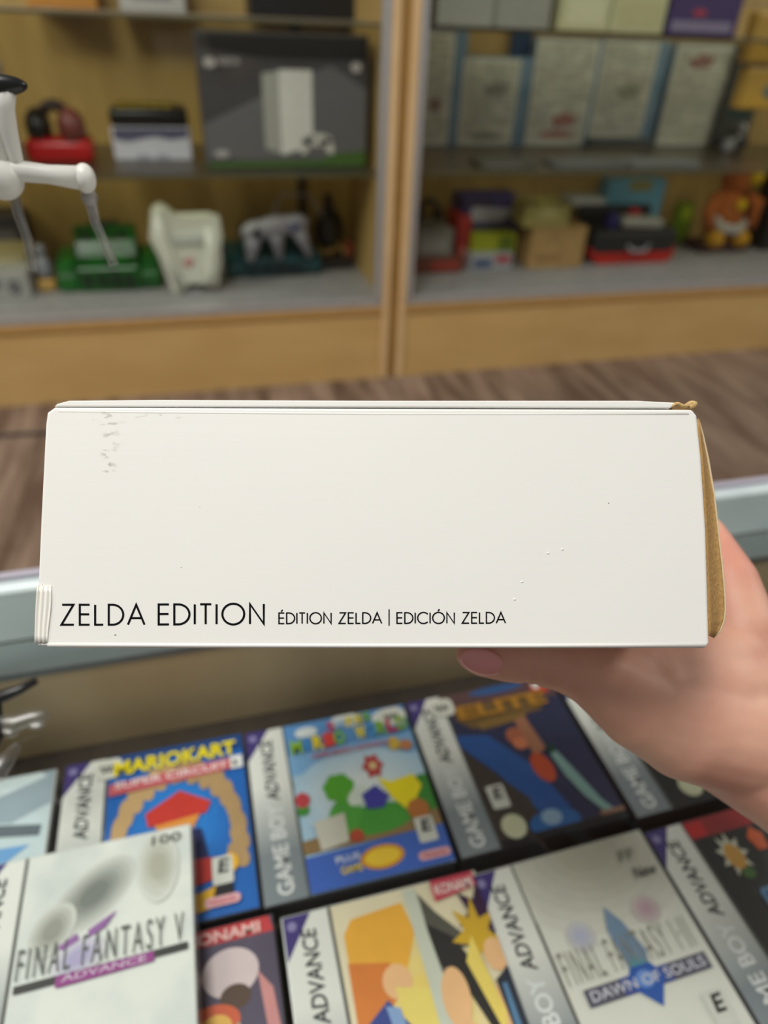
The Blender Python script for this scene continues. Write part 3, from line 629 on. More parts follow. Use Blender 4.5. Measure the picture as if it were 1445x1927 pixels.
    if white_dot:
        a, b_ = white_dot
        mb = MB(); mb._add([(p[0], p[1], zt) for p in ellipse(X(a), Y(b_), .0088, .0088)], [tuple(range(28))]); mb.build('round_seal', ink(206, 206, 176), t, label='cream round seal')
    def T(name, s, col, a, b_, ww, hh, **kw): return text_obj(name, s, col, t, X(a), Y(b_), zt+.0002, ww*w, hh*(BH-.002), **kw)
    return t, T
def star(cx, cy, r, n=8, q=.5, rot=0, sx=1, sy=1): return [(cx+sx*r*(1 if i % 2 == 0 else q)*cos(rot+pi*i/n), cy+sy*r*(1 if i % 2 == 0 else q)*sin(rot+pi*i/n)) for i in range(2*n)]
def soft(bg, fg, cx, cy, rx, ry, rot=0, n=6):
    return [(ink(*[int(bg[c]+(fg[c]-bg[c])*(i+1)/n) for c in range(3)]), ellipse(cx, cy, rx*(1-i/n*.8), ry*(1-i/n*.8), rot)) for i in range(n)]
whiteside = mat('white_wrap_side', L(206, 208, 208), .15, coat=.6)
darkside = mat('dark_wrap_side', L(60, 58, 62), .15, coat=.6)
U = .45
# back row
gx = {'E': -.581*U, 'D': -.297*U, 'S': -.013*U, 'B': .274*U, 'C': .560*U}
Y1 = .462*U
# E: pale blue abstract cover
game_box(gx['E']-.003, Y1, 0, 'game box with a pale icy blue cover of angular shapes at the left edge', whiteside, ink(196, 212, 218), [
    ('artwork', [(ink(150, 166, 178), [(0, .85), (.75, .72), (1, .80), (1, 1), (0, 1)]), (ink(206, 220, 226), [(0, .95), (.6, .88), (.95, .97), (.9, 1), (0, 1)]),
                 (ink(96, 106, 116), [(.30, .70), (.95, .62), (.96, .68), (.4, .76)]), (ink(108, 160, 214), [(.45, .60), (.90, .58), (.75, .50), (.50, .52)]),
                 (ink(150, 164, 172), [(.1, .50), (.35, .66), (.28, .42), (.05, .2)]), (ink(70, 74, 84), [(0, 0), (0, .42), (.22, .40), (.60, .15), (.9, .08), (1, .2), (1, 0)]),
                 (ink(196, 64, 112), ellipse(.20, .28, .16, .15, 20)), (ink(92, 88, 168), [(.45, 0), (1, 0), (1, .14), (.55, .12)]), (ink(198, 150, 170), ellipse(.4, .06, .13, .09))])], badge=None)
# D: blue cover with racing title
t, T = game_box(gx['D']+.0005, Y1+.001, 0, 'bright blue game box with a yellow racing title and tan laurel branches', darkside, ink(20, 98, 184), sticker=(.021, BH-.019), shapes=[
    ('artwork', [(ink(12, 70, 140), rect(0, .9, 1, 1)), ]+soft((20, 98, 184), (36, 130, 216), .5, .55, .42, .40, 0, 5)
        + [(ink(196, 160, 112), ellipse(.50-.42*cos(a), .40+.42*sin(a), .055, .085, 60+a*57-90 if True else 0)) for a in [i*.22-.3 for i in range(9)]]
        + [(ink(178, 144, 100), ellipse(.50+.42*cos(a), .40+.42*sin(a), .055, .085, 120-a*57-90)) for a in [i*.22-.3 for i in range(9)]]
        + [(ink(204, 52, 40), [(.28, .60), (.52, .70), (.74, .60), (.70, .54), (.30, .52)]), (ink(230, 150, 60), [(.34, .52), (.66, .54), (.60, .46), (.40, .46)]), (ink(24, 30, 84), [(.44, .46), (.66, .46), (.72, .24), (.50, .20)]),
           (ink(176, 40, 36), [(.56, .30), (.80, .28), (.76, .18), (.60, .16)]), (ink(30, 28, 34), ellipse(.50, .12, .12, .08)), (ink(30, 28, 34), ellipse(.78, .12, .07, .07)), (ink(214, 164, 30), [(.50, .10), (.74, .14), (.70, .04), (.52, .02)]), (ink(240, 180, 30), ellipse(.84, .24, .055, .05))]
        + [(ink(206, 96, 104), [(.02, .745), (.98, .775), (.98, .845), (.02, .815)])] + [(ink(236, 236, 236), [(.90, .77), (.99, .77), (.99, .85), (.90, .85)]), (ink(30, 30, 30), rect(.92, .79, .95, .82))])],
    badge=(.72, .14), nint=(.66, .04))
T('title_lettering', 'MARIOKART', ink(244, 222, 10), .05, .86, .90, .095, bold=.035, label='yellow title lettering')
T('subtitle_lettering', 'SUPER CIRCUIT', ink(246, 220, 222), .06, .78, .82, .045, bold=.02, label='pale subtitle lettering')
# S: sky and green hills cover
t, T = game_box(gx['S'], Y1, 0, 'sky blue game box with green hills, coloured title letters and a royal blue bottom band', darkside, ink(176, 208, 234), sticker=(.104, BH-.019), shapes=[
    ('artwork', [(ink(96, 152, 214), rect(0, .72, 1, 1)), (ink(130, 178, 226), rect(0, .66, 1, .80)), ] + soft((176, 208, 234), (234, 242, 246), .5, .50, .52, .26, 0, 6) + [ (ink(232, 238, 242), ellipse(.17, .93, .09, .035)), (ink(236, 240, 242), ellipse(.50, .96, .12, .05)), (ink(226, 230, 232), ellipse(.86, .93, .15, .06)),
                 (ink(150, 120, 80), [(0, .20), (0, .27), (.35, .30), (.7, .32), (1, .36), (1, .20)]), (ink(74, 158, 58), ellipse(.55, .31, .28, .085)), (ink(86, 170, 62), ellipse(.33, .36, .13, .10, 30)), (ink(60, 140, 50), ellipse(.96, .40, .12, .11)),
                 (ink(92, 176, 44), ellipse(.33, .53, .115, .085, 0, 28, .06, 7)), (ink(226, 236, 226), ellipse(.46, .46, .09, .05, 20)), (ink(70, 150, 60), ellipse(.04, .44, .05, .03)), (ink(206, 70, 80), ellipse(.05, .50, .055, .045)),
                 (ink(214, 210, 198), [(.12, .20), (.32, .22), (.33, .38), (.10, .36)]), (ink(196, 66, 66), star(.62, .62, .085, 6, .7)), (ink(232, 206, 150), ellipse(.62, .62, .03, .025)), (ink(66, 64, 170), [(.48, .46), (.60, .50), (.68, .42), (.62, .36), (.50, .37)]), (ink(186, 76, 52), ellipse(.38, .24, .05, .035)),
                 (ink(250, 230, 20), [(.63, .54), (.72, .50), (.90, .52), (.94, .44), (.86, .36), (.80, .30), (.70, .40)]), (ink(190, 116, 56), ellipse(.86, .31, .08, .06)), (ink(216, 178, 70), ellipse(.83, .735, .05, .045)), (ink(200, 130, 80), ellipse(.92, .71, .05, .035)),
                 (ink(66, 104, 196), [(0, 0), (1, 0), (1, .20), (.0, .18)])]),
    ('bottom_emblem', [(ink(220, 150, 40), ellipse(.52, .10, .155, .062)), (ink(250, 208, 60), ellipse(.52, .10, .125, .045))])],
    badge=(.80, .12), nint=(.76, .03))
for s, (a, b_, col) in zip('SUPER', [(.34, .90, (206, 60, 96)), (.42, .905, (80, 160, 220)), (.50, .91, (236, 214, 60)), (.58, .915, (236, 214, 60)), (.655, .92, (120, 180, 60))]):
    T('title_letter', s, ink(*col), a, b_, .062, .062, bold=.035)
cols = [(150, 196, 30), (70, 150, 220), (250, 224, 20), (226, 70, 60), (130, 196, 50), None, (250, 224, 20), (80, 160, 220), (130, 180, 30), (190, 40, 80), (130, 176, 30)]
for i, s in enumerate('MARIO WORLD'):
    if s != ' ': T('title_letter', s, ink(*cols[i]), .03+i*.087, .785+.003*i, .085, .095, bold=.04)
T('subtitle_lettering', 'SUPER MARIO ADVANCE 2', ink(212, 86, 96), .18, .735, .62, .032, bold=.015, label='small red subtitle')
T('band_text', 'PLUS', ink(214, 220, 240), .20, .115, .17, .035, bold=.02)
T('band_text', 'GAME', ink(236, 206, 60), .22, .055, .15, .04, bold=.02)
# B: dark navy adventure cover
t, T = game_box(gx['B'], Y1+.0005, .8, 'dark navy game box with gold title lettering and a pale curved blade', darkside, ink(40, 42, 78), sticker=(.018, BH-.021), shapes=[
    ('artwork', [(ink(92, 64, 66), rect(0, .84, 1, 1)), (ink(46, 84, 140), ellipse(.5, .97, .25, .03)), (ink(112, 84, 44), [(.16, .72), (.80, .76), (.84, .84), (.70, .90), (.06, .88), (.05, .80)]), (ink(134, 100, 44), [(.22, .70), (.62, .72), (.66, .77), (.20, .76)]), (ink(34, 82, 156), [(0, .70), (.25, .66), (.50, .40), (.62, .12), (.40, .10), (.2, .40), (0, .62)]), (ink(62, 50, 44), [(0, 0), (0, .60), (.35, .22), (.35, 0)]),
                 (ink(176, 96, 66), ellipse(.50, .60, .11, .07, -15)), (ink(210, 120, 80), ellipse(.48, .56, .06, .04)), (ink(168, 110, 80), [(.52, .72), (.62, .74), (.66, .50), (.54, .44)]), (ink(196, 76, 40), ellipse(.56, .38, .08, .10, 20)), (ink(20, 60, 50), ellipse(.70, .48, .04, .035)),
                 (ink(132, 168, 166), [(.67, .45), (.73, .46), (.80, .30), (.87, .12), (.95, .02), (.86, .03), (.76, .16), (.70, .30)]), (ink(40, 100, 170), ellipse(.45, .06, .20, .075)), (ink(140, 170, 200), ellipse(.44, .09, .08, .045)), (ink(190, 70, 50), ellipse(.88, .92, .09, .05)), (ink(214, 214, 214), ellipse(.85, .94, .035, .03)), (ink(24, 22, 24), [(0, 0), (1, 0), (1, .03), (0, .03)]), (ink(150, 110, 90), rect(.80, .03, 1, .055))])],
    badge=(.05, .20), white_dot=(.14, .09))
T('title_lettering', 'ELITE', ink(176, 122, 34), .08, .79, .80, .10, bold=.04, label='gold title lettering')
T('subtitle_lettering', 'LEGEND', ink(170, 124, 34), .22, .73, .55, .055, bold=.03, label='small gold lettering') if False else None
# C: black cover mostly behind the hand
game_box(gx['C']+.001, Y1-.001, 1.0, 'black game box with a cream round seal lying under the wrist', darkside, ink(26, 26, 28), [
    ('artwork', [(ink(44, 46, 60), ellipse(.5, .6, .3, .25)), (ink(90, 94, 100), ellipse(.6, .75, .12, .1))])], white_dot=(.24, .10))
# front row
Y2 = .157*U
# H: red cover
t, T = game_box(-.281*U, Y2+.003, 0, 'red and dark game box with a pink maker name, partly under the white leaning one', darkside, ink(110, 54, 50), [
    ('artwork', [(ink(84, 74, 96), rect(.55, 0, 1, 1)), (ink(196, 60, 66), [(.40, .93), (1, .93), (.98, 1), (.42, 1)]), (ink(216, 196, 200), ellipse(.72, .80, .17, .10)), (ink(86, 62, 50), ellipse(.74, .70, .09, .05)), (ink(216, 96, 60), ellipse(.60, .62, .16, .07)), (ink(244, 190, 90), ellipse(.62, .60, .09, .05)),
                 (ink(206, 140, 140), [(.88, .78), (.96, .70), (1, .4), (.92, .45)]), (ink(60, 60, 58), rect(0, .1, .6, .45)), (ink(200, 52, 58), [(.62, .52), (.72, .50), (.80, .26), (1, .34), (1, .22), (.78, .12)]), (ink(150, 44, 46), [(.48, .50), (.56, .50), (.46, 0), (.30, 0)]), (ink(176, 130, 84), [(.57, .45), (.60, .2), (.52, 0), (.46, 0)]), (ink(120, 124, 150), [(.80, .50), (.95, .52), (.92, .36), (.84, .32)])])])
T('maker_lettering', 'KONAMI', ink(240, 190, 188), .46, .935, .46, .05, bold=.03, label='pink lettering')
T('title_lettering', 'CONTRA', ink(176, 170, 146), .18, .53, .62, .07, bold=.02, label='grey title lettering')
# G: cream cover with orange shapes
peach = ink(240, 190, 140)
t, T = game_box(.008*U, Y2-.001, 0, 'cream game box with orange and blue shapes, a black spear and a gold seal', whiteside, ink(232, 220, 190), [
    ('artwork', soft((232, 220, 190), (240, 212, 120), .45, .45, .42, .48, 0, 5)+[ (ink(242, 178, 66), [(.06, .86), (.12, .92), (.46, .94), (.50, .80), (.40, .66), (.20, .60), (.10, .40), (.05, .55)]), (ink(222, 130, 60), [(.05, .74), (.30, .70), (.34, .58), (.20, .50), (.09, .30), (.04, .5)]),
                 (peach, ellipse(.32, .62, .09, .07)), (ink(240, 218, 120), [(.30, .60), (.55, .55), (.52, .25), (.34, .30)]), (ink(60, 76, 150), [(.08, .48), (.24, .56), (.42, .36), (.40, .20), (.12, .22)]), (ink(140, 170, 216), [(.22, .54), (.30, .52), (.34, .34), (.26, .34)]),
                 (ink(206, 210, 196), [(.49, .99), (.57, .99), (.62, .60), (.60, .10), (.50, .10), (.50, .6)]), (ink(90, 88, 80), [(.58, .96), (.66, .86), (.86, .68), (.74, .68), (.60, .60), (.58, .78)]), (ink(46, 44, 44), [(.58, .82), (.72, .74), (.80, .62), (.88, .36), (.80, .34), (.70, .55), (.60, .64)]),
                 (peach, ellipse(.64, .50, .085, .12, -10)), (ink(38, 46, 96), [(.56, .40), (.68, .36), (.60, .08), (.52, .05)]), (peach, [(.66, .42), (.74, .36), (.80, .24), (.90, .52), (.96, .50), (.90, .14), (.80, .06), (.70, .18)]),
                 (ink(60, 30, 66), star(.94, .80, .16, 6, .45, .2)), (ink(214, 172, 50), star(.88, .72, .17, 7, .45, .5)), (ink(240, 214, 110), [(.76, .62), (.84, .72), (.90, .40), (.86, .30)]), (peach, ellipse(.95, .62, .07, .07)), (ink(44, 52, 66), [(.90, .52), (1, .56), (1, .10), (.92, .15)]), (ink(90, 130, 170), [(.93, .50), (.96, .50), (.96, .2), (.92, .24)]), (ink(214, 206, 220), ellipse(.98, .12, .08, .06)), (ink(196, 160, 60), ellipse(.86, .13, .07, .03)), (ink(200, 70, 90), [(.68, .90), (.98, .93), (.98, 1), (.68, 1)])]),
    ('gold_seal', [(ink(150, 130, 80), ellipse(.24, .10, .19, .17)), (ink(186, 158, 60), ellipse(.24, .10, .155, .14, 0, 6))])])
T('maker_lettering', 'KONAMI', ink(250, 226, 222), .70, .925, .26, .05, bold=.02, label='white lettering on red')
# I: white fantasy title box
t, T = game_box(.283*U, Y2-.004, 1.2, 'white game box with blue gem title bar and handwriting at top', whiteside, mat('ivory_cover', L(226, 226, 218), .3, coat=.3), [
    ('artwork', soft((222, 222, 214), (182, 178, 164), .55, 1.0, .75, .42, 0, 7)+soft((208, 206, 200), (184, 186, 210), .24, .61, .10, .07, 0, 4)+soft((206, 202, 196), (190, 160, 172), .74, .64, .10, .065, 0, 4)+[ (ink(120, 146, 176), [(.42, .60), (.47, .70), (.54, .62), (.60, .48), (.56, .40), (.44, .40)])]),  # grey fade at the cover top is painted shade, the rest is print
    ('title_bar', [(ink(92, 90, 108), [(.10, .335), (.95, .335), (.95, .405), (.10, .405)]), (ink(70, 84, 150), [(.34, .335), (.68, .335), (.68, .405), (.34, .405)]), (ink(46, 92, 178), [(.38, .37), (.44, .43), (.58, .43), (.63, .37), (.53, .26)]), (ink(110, 150, 220), ellipse(.505, .375, .06, .035)), (ink(84, 150, 170), [(.44, .43), (.50, .48), (.56, .43)])])],
    badge=(.78, .12), nint=(.70, .03))
T('title_lettering', 'FINAL FANTASY I·II', ink(140, 138, 128), .03, .43, .90, .14, spacing=1.3, bold=-.002, label='tall thin grey title')
T('bar_lettering', 'DAWN OF SOULS', ink(206, 206, 220), .13, .35, .79, .042, bold=.015)
T('handwriting', 'FF', ink(110, 108, 98), .74, .87, .12, .055, shear=.2)
T('handwriting', 'New', ink(56, 58, 56), .78, .775, .17, .055, bold=.012, shear=.25)
# J: black cover with coloured items
t, T = game_box(.566*U, Y2-.004, 1.2, 'black game box with a white petalled burst and a blue square maze emblem', darkside, ink(24, 23, 24), [
    ('artwork', [(ink(150, 30, 36), [(0, .90), (.7, .90), (.7, 1), (0, 1)]), (ink(196, 30, 36), rect(0, .91, .14, .985)), (ink(214, 214, 196), star(.22, .78, .12, 9, .55)), (ink(216, 160, 70), ellipse(.22, .77, .065, .07)), (ink(70, 110, 50), ellipse(.24, .68, .05, .03)), (ink(206, 90, 44), ellipse(.46, .82, .06, .06, 0, 24, .12)),
                 (ink(214, 164, 24), ellipse(.54, .66, .10, .07, 0, 28, .06)), (ink(104, 146, 190), rrect(.22, .38, .50, .60, .03)), (ink(40, 110, 184), rrect(.25, .40, .48, .58, .02)), (ink(120, 164, 210), rrect(.29, .44, .45, .55, .02)), (ink(36, 100, 176), rrect(.32, .46, .43, .52, .02)), (ink(176, 206, 236), ellipse(.30, .30, .09, .05)), (ink(50, 120, 206), ellipse(.38, .29, .07, .05)), (ink(210, 60, 50), ellipse(.42, .17, .05, .05)), (ink(220, 220, 180), ellipse(.34, .04, .06, .06))])])
# F: white fantasy box lying across its neighbours
t, T = game_box(-.096*U-BW-.0015, .605*U*.953-BH+.0015, .0, 'white game box with a purple title bar lying on top of its neighbours', whiteside, mat('marbled_white_cover', L(226, 228, 224), .3, col2=L(204, 210, 210), scale=28, detail=4, coat=.3, thresh=(.45, .72)), [
    ('artwork', soft((222, 224, 220), (120, 124, 120), .42, .76, .26, .13, 25)+soft((222, 224, 220), (150, 150, 142), .20, .64, .14, .10, 30, 4)+soft((222, 224, 220), (178, 176, 164), .80, .82, .13, .17, 0, 4)+soft((226, 226, 224), (176, 168, 206), .36, .50, .15, .08, 10, 4)+[ (ink(150, 100, 166), [(.24, .56), (.34, .60), (.36, .57), (.27, .54)]), (ink(150, 100, 166), [(.40, .60), (.56, .66), (.50, .60), (.42, .57)])]),
    ('title_bar', [(ink(54, 52, 52), [(.03, .415), (.97, .425), (.97, .455), (.03, .445)]), (ink(150, 60, 140), [(.25, .40), (.78, .41), (.78, .45), (.25, .445)])])],
    z=GT+.001, nint=(.62, .02))
T('title_lettering', 'FINAL FANTASY V', ink(96, 98, 96), .03, .46, .92, .125, spacing=1.35, bold=-.002, label='tall thin grey title')
T('bar_lettering', 'ADVANCE', ink(206, 180, 206), .28, .415, .46, .028, bold=.015)
T('handwriting', '100', ink(70, 70, 66), .76, .925, .18, .045, shear=.1)

# ------------------------------------------------------------------ figurine on the counter at left
FB = Vector((-.19, .345, TOP))
t = empty('white_figurine', FB, 'tall white plastic figurine with outstretched arm and clear rods at the left edge', 'figurine')
def A(px, py, Y=.345): return ony(px, py, Y)-FB
fw = whitep
MB().tube([A(-110, 620), A(-100, 500), A(-90, 380), A(-100, 260), A(-110, 150)], [.012, .015, .016, .016, .010], 16).build('torso', fw, t, smooth=True)
mb = MB(); mb.tube([A(-95, 330), A(-10, 326), A(40, 322), A(90, 328), A(160, 336)], [.007, .006, .0042, .0038, .0050], 14); mb.ell(tuple(A(160, 336)), (.0045, .006, .006)); mb.build('arm', fw, t, smooth=True)
MB().tube([A(16, 165), A(2, 200), A(14, 250), A(28, 295), A(38, 325)], [.0030, .0050, .0040, .0030, .0026], 12).build('wing_strut', fw, t, smooth=True)
MB().tube([A(-20, 170), A(-16, 215), A(-8, 270), A(4, 320)], [.004, .0045, .004, .0035], 10).build('wing_strut', fw, t, smooth=True)
q = A(4, 336)
MB().ell(tuple(q), (.0085, .008, .0085)).build('shoulder_joint', fw, t, smooth=True)
MB().ell(tuple(A(-10, 160)), (.012, .004, .004)).build('dark_tip', blackp, t, smooth=True)
clr = clearmat('clear_acrylic', (.90, .90, .88), .6, .25)
MB().tube([A(22, 345), A(34, 400), A(52, 450), A(62, 510)], [.0022, .0022, .0020, .0016], 10).build('clear_rod', clr, t, smooth=True)
MB().tube([A(168, 372), A(180, 420), A(198, 460), A(214, 498)], [.0025, .0020, .0019, .0021], 10).build('clear_rod', clr, t, smooth=True)
MB().ell(tuple(A(168, 371)), (.0036, .0036, .0036)).build('rod_tip', clr, t, smooth=True)
MB().tube([A(168, 371), A(165, 356), A(158, 340)], [.0010, .0010, .0010], 8).build('rod_link', clr, t, smooth=True)
MB().tube([A(-110, 620), Vector((.0, 0, .02))], [.012, .008], 12).build('leg', fw, t, smooth=True)
MB().box(-.03, .03, -.02, .02, 0, .02, bev=.005).build('stand_base', blackp, t)
# black twig ornament with clear plastic pieces lying on the glass
G0 = onz(-20, 1360, TOP)
t = empty('twig_ornament', G0, 'black twig-like ornament with clear plastic pieces at the left edge of the counter glass', 'ornament')
def Bq(px, py, dz=0.004): return onz(px, py, TOP+dz)-G0
MB().tube([Bq(-60, 1330), Bq(0, 1312), Bq(36, 1298), Bq(68, 1281, .008)], [.005, .0040, .0030, .0022], 10).build('twig', blackp, t, smooth=True)
MB().tube([Bq(-30, 1420), Bq(-12, 1380), Bq(-10, 1330)], [.006, .0055, .004], 10).build('stem', blackp, t, smooth=True)
clr2 = clearmat('cloudy_clear_plastic', (.84, .86, .84), .45, .22)
MB().tube([Bq(-5, 1362), Bq(30, 1360), Bq(60, 1350), Bq(86, 1344, .007)], [.004, .0045, .0040, .0030], 12).build('clear_piece', clr2, t, smooth=True)
MB().tube([Bq(0, 1376), Bq(20, 1380), Bq(34, 1376)], [.0026, .0026, .002], 10).build('clear_piece', clr2, t, smooth=True)
MB().ell(tuple(Bq(70, 1364, .004)), (.0045, .003, .0018)).build('clear_piece', clr2, t, smooth=True)
MB().tube([Bq(-10, 1460), Bq(12, 1430), Bq(34, 1402)], [.0055, .0045, .002], 12).build('clear_piece', clr2, t, smooth=True)

# ------------------------------------------------------------------ the white carton in the hand
dT, dB = 0.2235, 0.2155
TL = cs(86, 768, dT+.0008); TR = cs(1310, 770, dT-.0008); BR = cs(1335, 1219, dB-.0008); BL = cs(68, 1217, dB+.0008)
O = (TL+TR+BR+BL)/4
ux = ((TR-TL)+(BR-BL)).normalized(); uy = ((TL-BL)+(TR-BR)); uy = (uy-ux*uy.dot(ux)).normalized(); un = ux.cross(uy)     # un towards the viewer
MBX = Matrix(((ux.x, uy.x, un.x, O.x), (ux.y, uy.y, un.y, O.y), (ux.z, uy.z, un.z, O.z), (0, 0, 0, 1)))
hb = bpy.data.objects.new('white_carton', None); COL.objects.link(hb); hb.empty_display_size = .02
hb.matrix_world = MBX
tag(hb, 'white product carton held in the hand, lettered in thin black capitals', 'box')
inv = MBX.inverted()
def face(px, py, dz=0.0):           # point of the carton's front face seen at that spot
    d = ray(px, py); k = (O-CAM).dot(un)/d.dot(un); return inv @ (CAM+d*k+un*dz)
lTL, lTR, lBR, lBL = [face(*p) for p in ((86, 768), (1309, 770), (1335, 1219), (68, 1217))]
cm = bpy.data.materials.new('glossy_white_card'); cm.use_nodes = True; nt = cm.node_tree; b = nt.nodes['Principled BSDF']
b.inputs['Roughness'].default_value = .42; b.inputs['Specular IOR Level'].default_value = .35
tc = nt.nodes.new('ShaderNodeTexCoord'); no = nt.nodes.new('ShaderNodeTexNoise'); no.inputs['Scale'].default_value = 420; no.inputs['Detail'].default_value = 3
rp = nt.nodes.new('ShaderNodeValToRGB'); rp.color_ramp.elements[0].position = .53; rp.color_ramp.elements[1].position = .64
mpn = nt.nodes.new('ShaderNodeMapping'); nt.links.new(tc.outputs['Object'], mpn.inputs[0]); mpn.inputs['Scale'].default_value = (.6, 1.4, 1); nt.links.new(mpn.outputs[0], no.inputs['Vector']); nt.links.new(no.outputs['Fac'], rp.inputs[0])
prev = None
for (px, py, rx, ry) in ((200, 789, .0060, .0026), (208, 800, .0036, .0030), (207, 828, .0034, .0036), (203, 850, .0028, .0026), (206, 880, .0022, .0036), (300, 783, .010, .0010)):
    c = face(px, py)
    vs = nt.nodes.new('ShaderNodeVectorMath'); vs.operation = 'SUBTRACT'; vs.inputs[1].default_value = (c.x, c.y, 0); nt.links.new(tc.outputs['Object'], vs.inputs[0])
    vd = nt.nodes.new('ShaderNodeVectorMath'); vd.operation = 'DIVIDE'; vd.inputs[1].default_value = (rx, ry, 1e3); nt.links.new(vs.outputs[0], vd.inputs[0])
    ln = nt.nodes.new('ShaderNodeVectorMath'); ln.operation = 'LENGTH'; nt.links.new(vd.outputs[0], ln.inputs[0])
    mr = nt.nodes.new('ShaderNodeMapRange'); mr.inputs[1].default_value = 1.2; mr.inputs[2].default_value = .2; nt.links.new(ln.outputs['Value'], mr.inputs[0])
    if prev is None: prev = mr.outputs[0]
    else:
        mxn = nt.nodes.new('ShaderNodeMath'); mxn.operation = 'MAXIMUM'; nt.links.new(prev, mxn.inputs[0]); nt.links.new(mr.outputs[0], mxn.inputs[1]); prev = mxn.outputs[0]
ml = nt.nodes.new('ShaderNodeMath'); ml.operation = 'MULTIPLY'; nt.links.new(prev, ml.inputs[0]); nt.links.new(rp.outputs[0], ml.inputs[1])
ml2 = nt.nodes.new('ShaderNodeMath'); ml2.operation = 'MULTIPLY'; ml2.inputs[1].default_value = .75; nt.links.new(ml.outputs[0], ml2.inputs[0])
n2 = nt.nodes.new('ShaderNodeTexNoise'); n2.inputs['Scale'].default_value = 14; nt.links.new(tc.outputs['Object'], n2.inputs['Vector'])
base = nt.nodes.new('ShaderNodeMixRGB'); base.inputs[1].default_value = (*L(232, 231, 227), 1); base.inputs[2].default_value = (*L(228, 227, 224), 1); nt.links.new(n2.outputs['Fac'], base.inputs[0])
mx = nt.nodes.new('ShaderNodeMixRGB'); mx.inputs[2].default_value = (*L(160, 156, 146), 1); nt.links.new(base.outputs[0], mx.inputs[1]); nt.links.new(ml2.outputs[0], mx.inputs[0]); nt.links.new(mx.outputs[0], b.inputs['Base Color'])
n3 = nt.nodes.new('ShaderNodeTexNoise'); n3.inputs['Scale'].default_value = 90; mp3 = nt.nodes.new('ShaderNodeMapping'); mp3.inputs['Scale'].default_value = (.15, 6, 1); nt.links.new(tc.outputs['Object'], mp3.inputs[0]); nt.links.new(mp3.outputs[0], n3.inputs['Vector'])
bp = nt.nodes.new('ShaderNodeBump'); bp.inputs['Strength'].default_value = .10; bp.inputs['Distance'].default_value = .0002; nt.links.new(n3.outputs['Fac'], bp.inputs['Height']); nt.links.new(bp.outputs[0], b.inputs['Normal'])
DEP = .165
poly = [(p.x, p.y) for p in (lBL, lBR, lTR, lTL)]
# a slightly softened top-left corner, as the worn card has
def onP(px, py): q = face(px, py); return (q.x, q.y)
poly = [onP(66, 1210), onP(72, 1216), onP(140, 1220), onP(1326, 1220), onP(1335, 1212), onP(1329, 1000), onP(1320, 860), onP(1312, 782), onP(1303, 770), onP(102, 766), onP(88, 776), onP(85, 800), onP(76, 980)]
mb = MB(); mb.prism(poly, -DEP, 0)
body = mb.build('carton_body', cm, hb)
m_ = body.modifiers.new('b', 'BEVEL'); m_.width = .0009; m_.segments = 3; m_.limit_method = 'ANGLE'; m_.angle_limit = radians(50)
for p in body.data.polygons: p.use_smooth = False
# lid closing over the top
lid = [onP(100, 764.6), onP(106, 759), onP(128, 753), onP(300, 751.5), onP(700, 753), onP(1050, 753), onP(1200, 753), onP(1278, 757), onP(1262, 767.2), onP(700, 765.4)]
o = MB().prism(lid, -DEP, -.0004).build('lid_flap', cm, hb, label='white lid edge'); m_ = o.modifiers.new('b', 'BEVEL'); m_.width = .0004; m_.segments = 2; m_.limit_method = 'ANGLE'; m_.angle_limit = radians(60)
# pressed fold lines along top and bottom
def ridge(pts, r, name, m, dz=0):
    return MB().tube([face(*p, dz) for p in pts], r, 8).build(name, m, hb, smooth=True)
ridge([(110, 774), (300, 776), (700, 779), (1000, 779), (1296, 779)], .0007, 'top_fold', cm, -.00056)
ridge([(90, 1213), (400, 1214.5), (700, 1215), (1000, 1215), (1328, 1214)], .0007, 'bottom_fold', cm, -.0003)
# torn corner showing kraft core
kraft = mat('kraft_core', L(206, 176, 122), .8, col2=L(186, 152, 98), scale=900, bump=.6)
pts = []
for i in range(25):
    px = 1266+i*44/24; pts.append(face(px, 760.0-2.6*sin(i*.42-.6)-1.0*(i/24)+1.5, -.0006))
o = MB().tube(pts, [.00055+.0005*(i/24)**2 for i in range(25)], 8).build('torn_corner', kraft, hb, smooth=True, label='torn kraft corrugation')
o = MB().prism([onP(1262, 767), onP(1280, 755), onP(1300, 757), onP(1308, 760), onP(1306, 768)], -DEP, -.006).build('corner_core', mat('dark_kraft', L(120, 92, 52), .9), hb)
ridge([(1300, 767), (1306, 762), (1309, 758)], .0011, 'torn_tuft', kraft, -.0006)
# side tuck flap bulging out at the right
inn = [(1315, 788), (1318, 820), (1322, 860), (1326, 930), (1329, 1000), (1331, 1070), (1333, 1120), (1334, 1150), (1335, 1170), (1336, 1185), (1336, 1196)]
outp = [(1314, 790), (1322, 820), (1331, 860), (1343, 930), (1351, 1000), (1359, 1070), (1363, 1118), (1364, 1148), (1361, 1170), (1354, 1188), (1342, 1200)]
mb = MB(); rows = []
for (a, b_) in zip(inn, outp):
    r_ = []
    for k in range(7):
        s_ = k/6
        q = face(a[0]-3, a[1], -.001).lerp(Vector((0, 0, 0)), 0)
        px = (a[0]-3)*(1-s_)+b_[0]*s_; py = a[1]*(1-s_)+b_[1]*s_
        dpt = .003+.012*s_+.004*sin(pi*s_)
        d = ray(px, py); kk = ((O-CAM).dot(un)-dpt)/d.dot(un); r_.append(inv @ (CAM+d*kk))
    rows.append(r_)
vv = [[mb.bm.verts.new(p) for p in r_] for r_ in rows]
for i in range(len(vv)-1):
    for k in range(6): mb.bm.faces.new((vv[i][k], vv[i][k+1], vv[i+1][k+1], vv[i+1][k]))
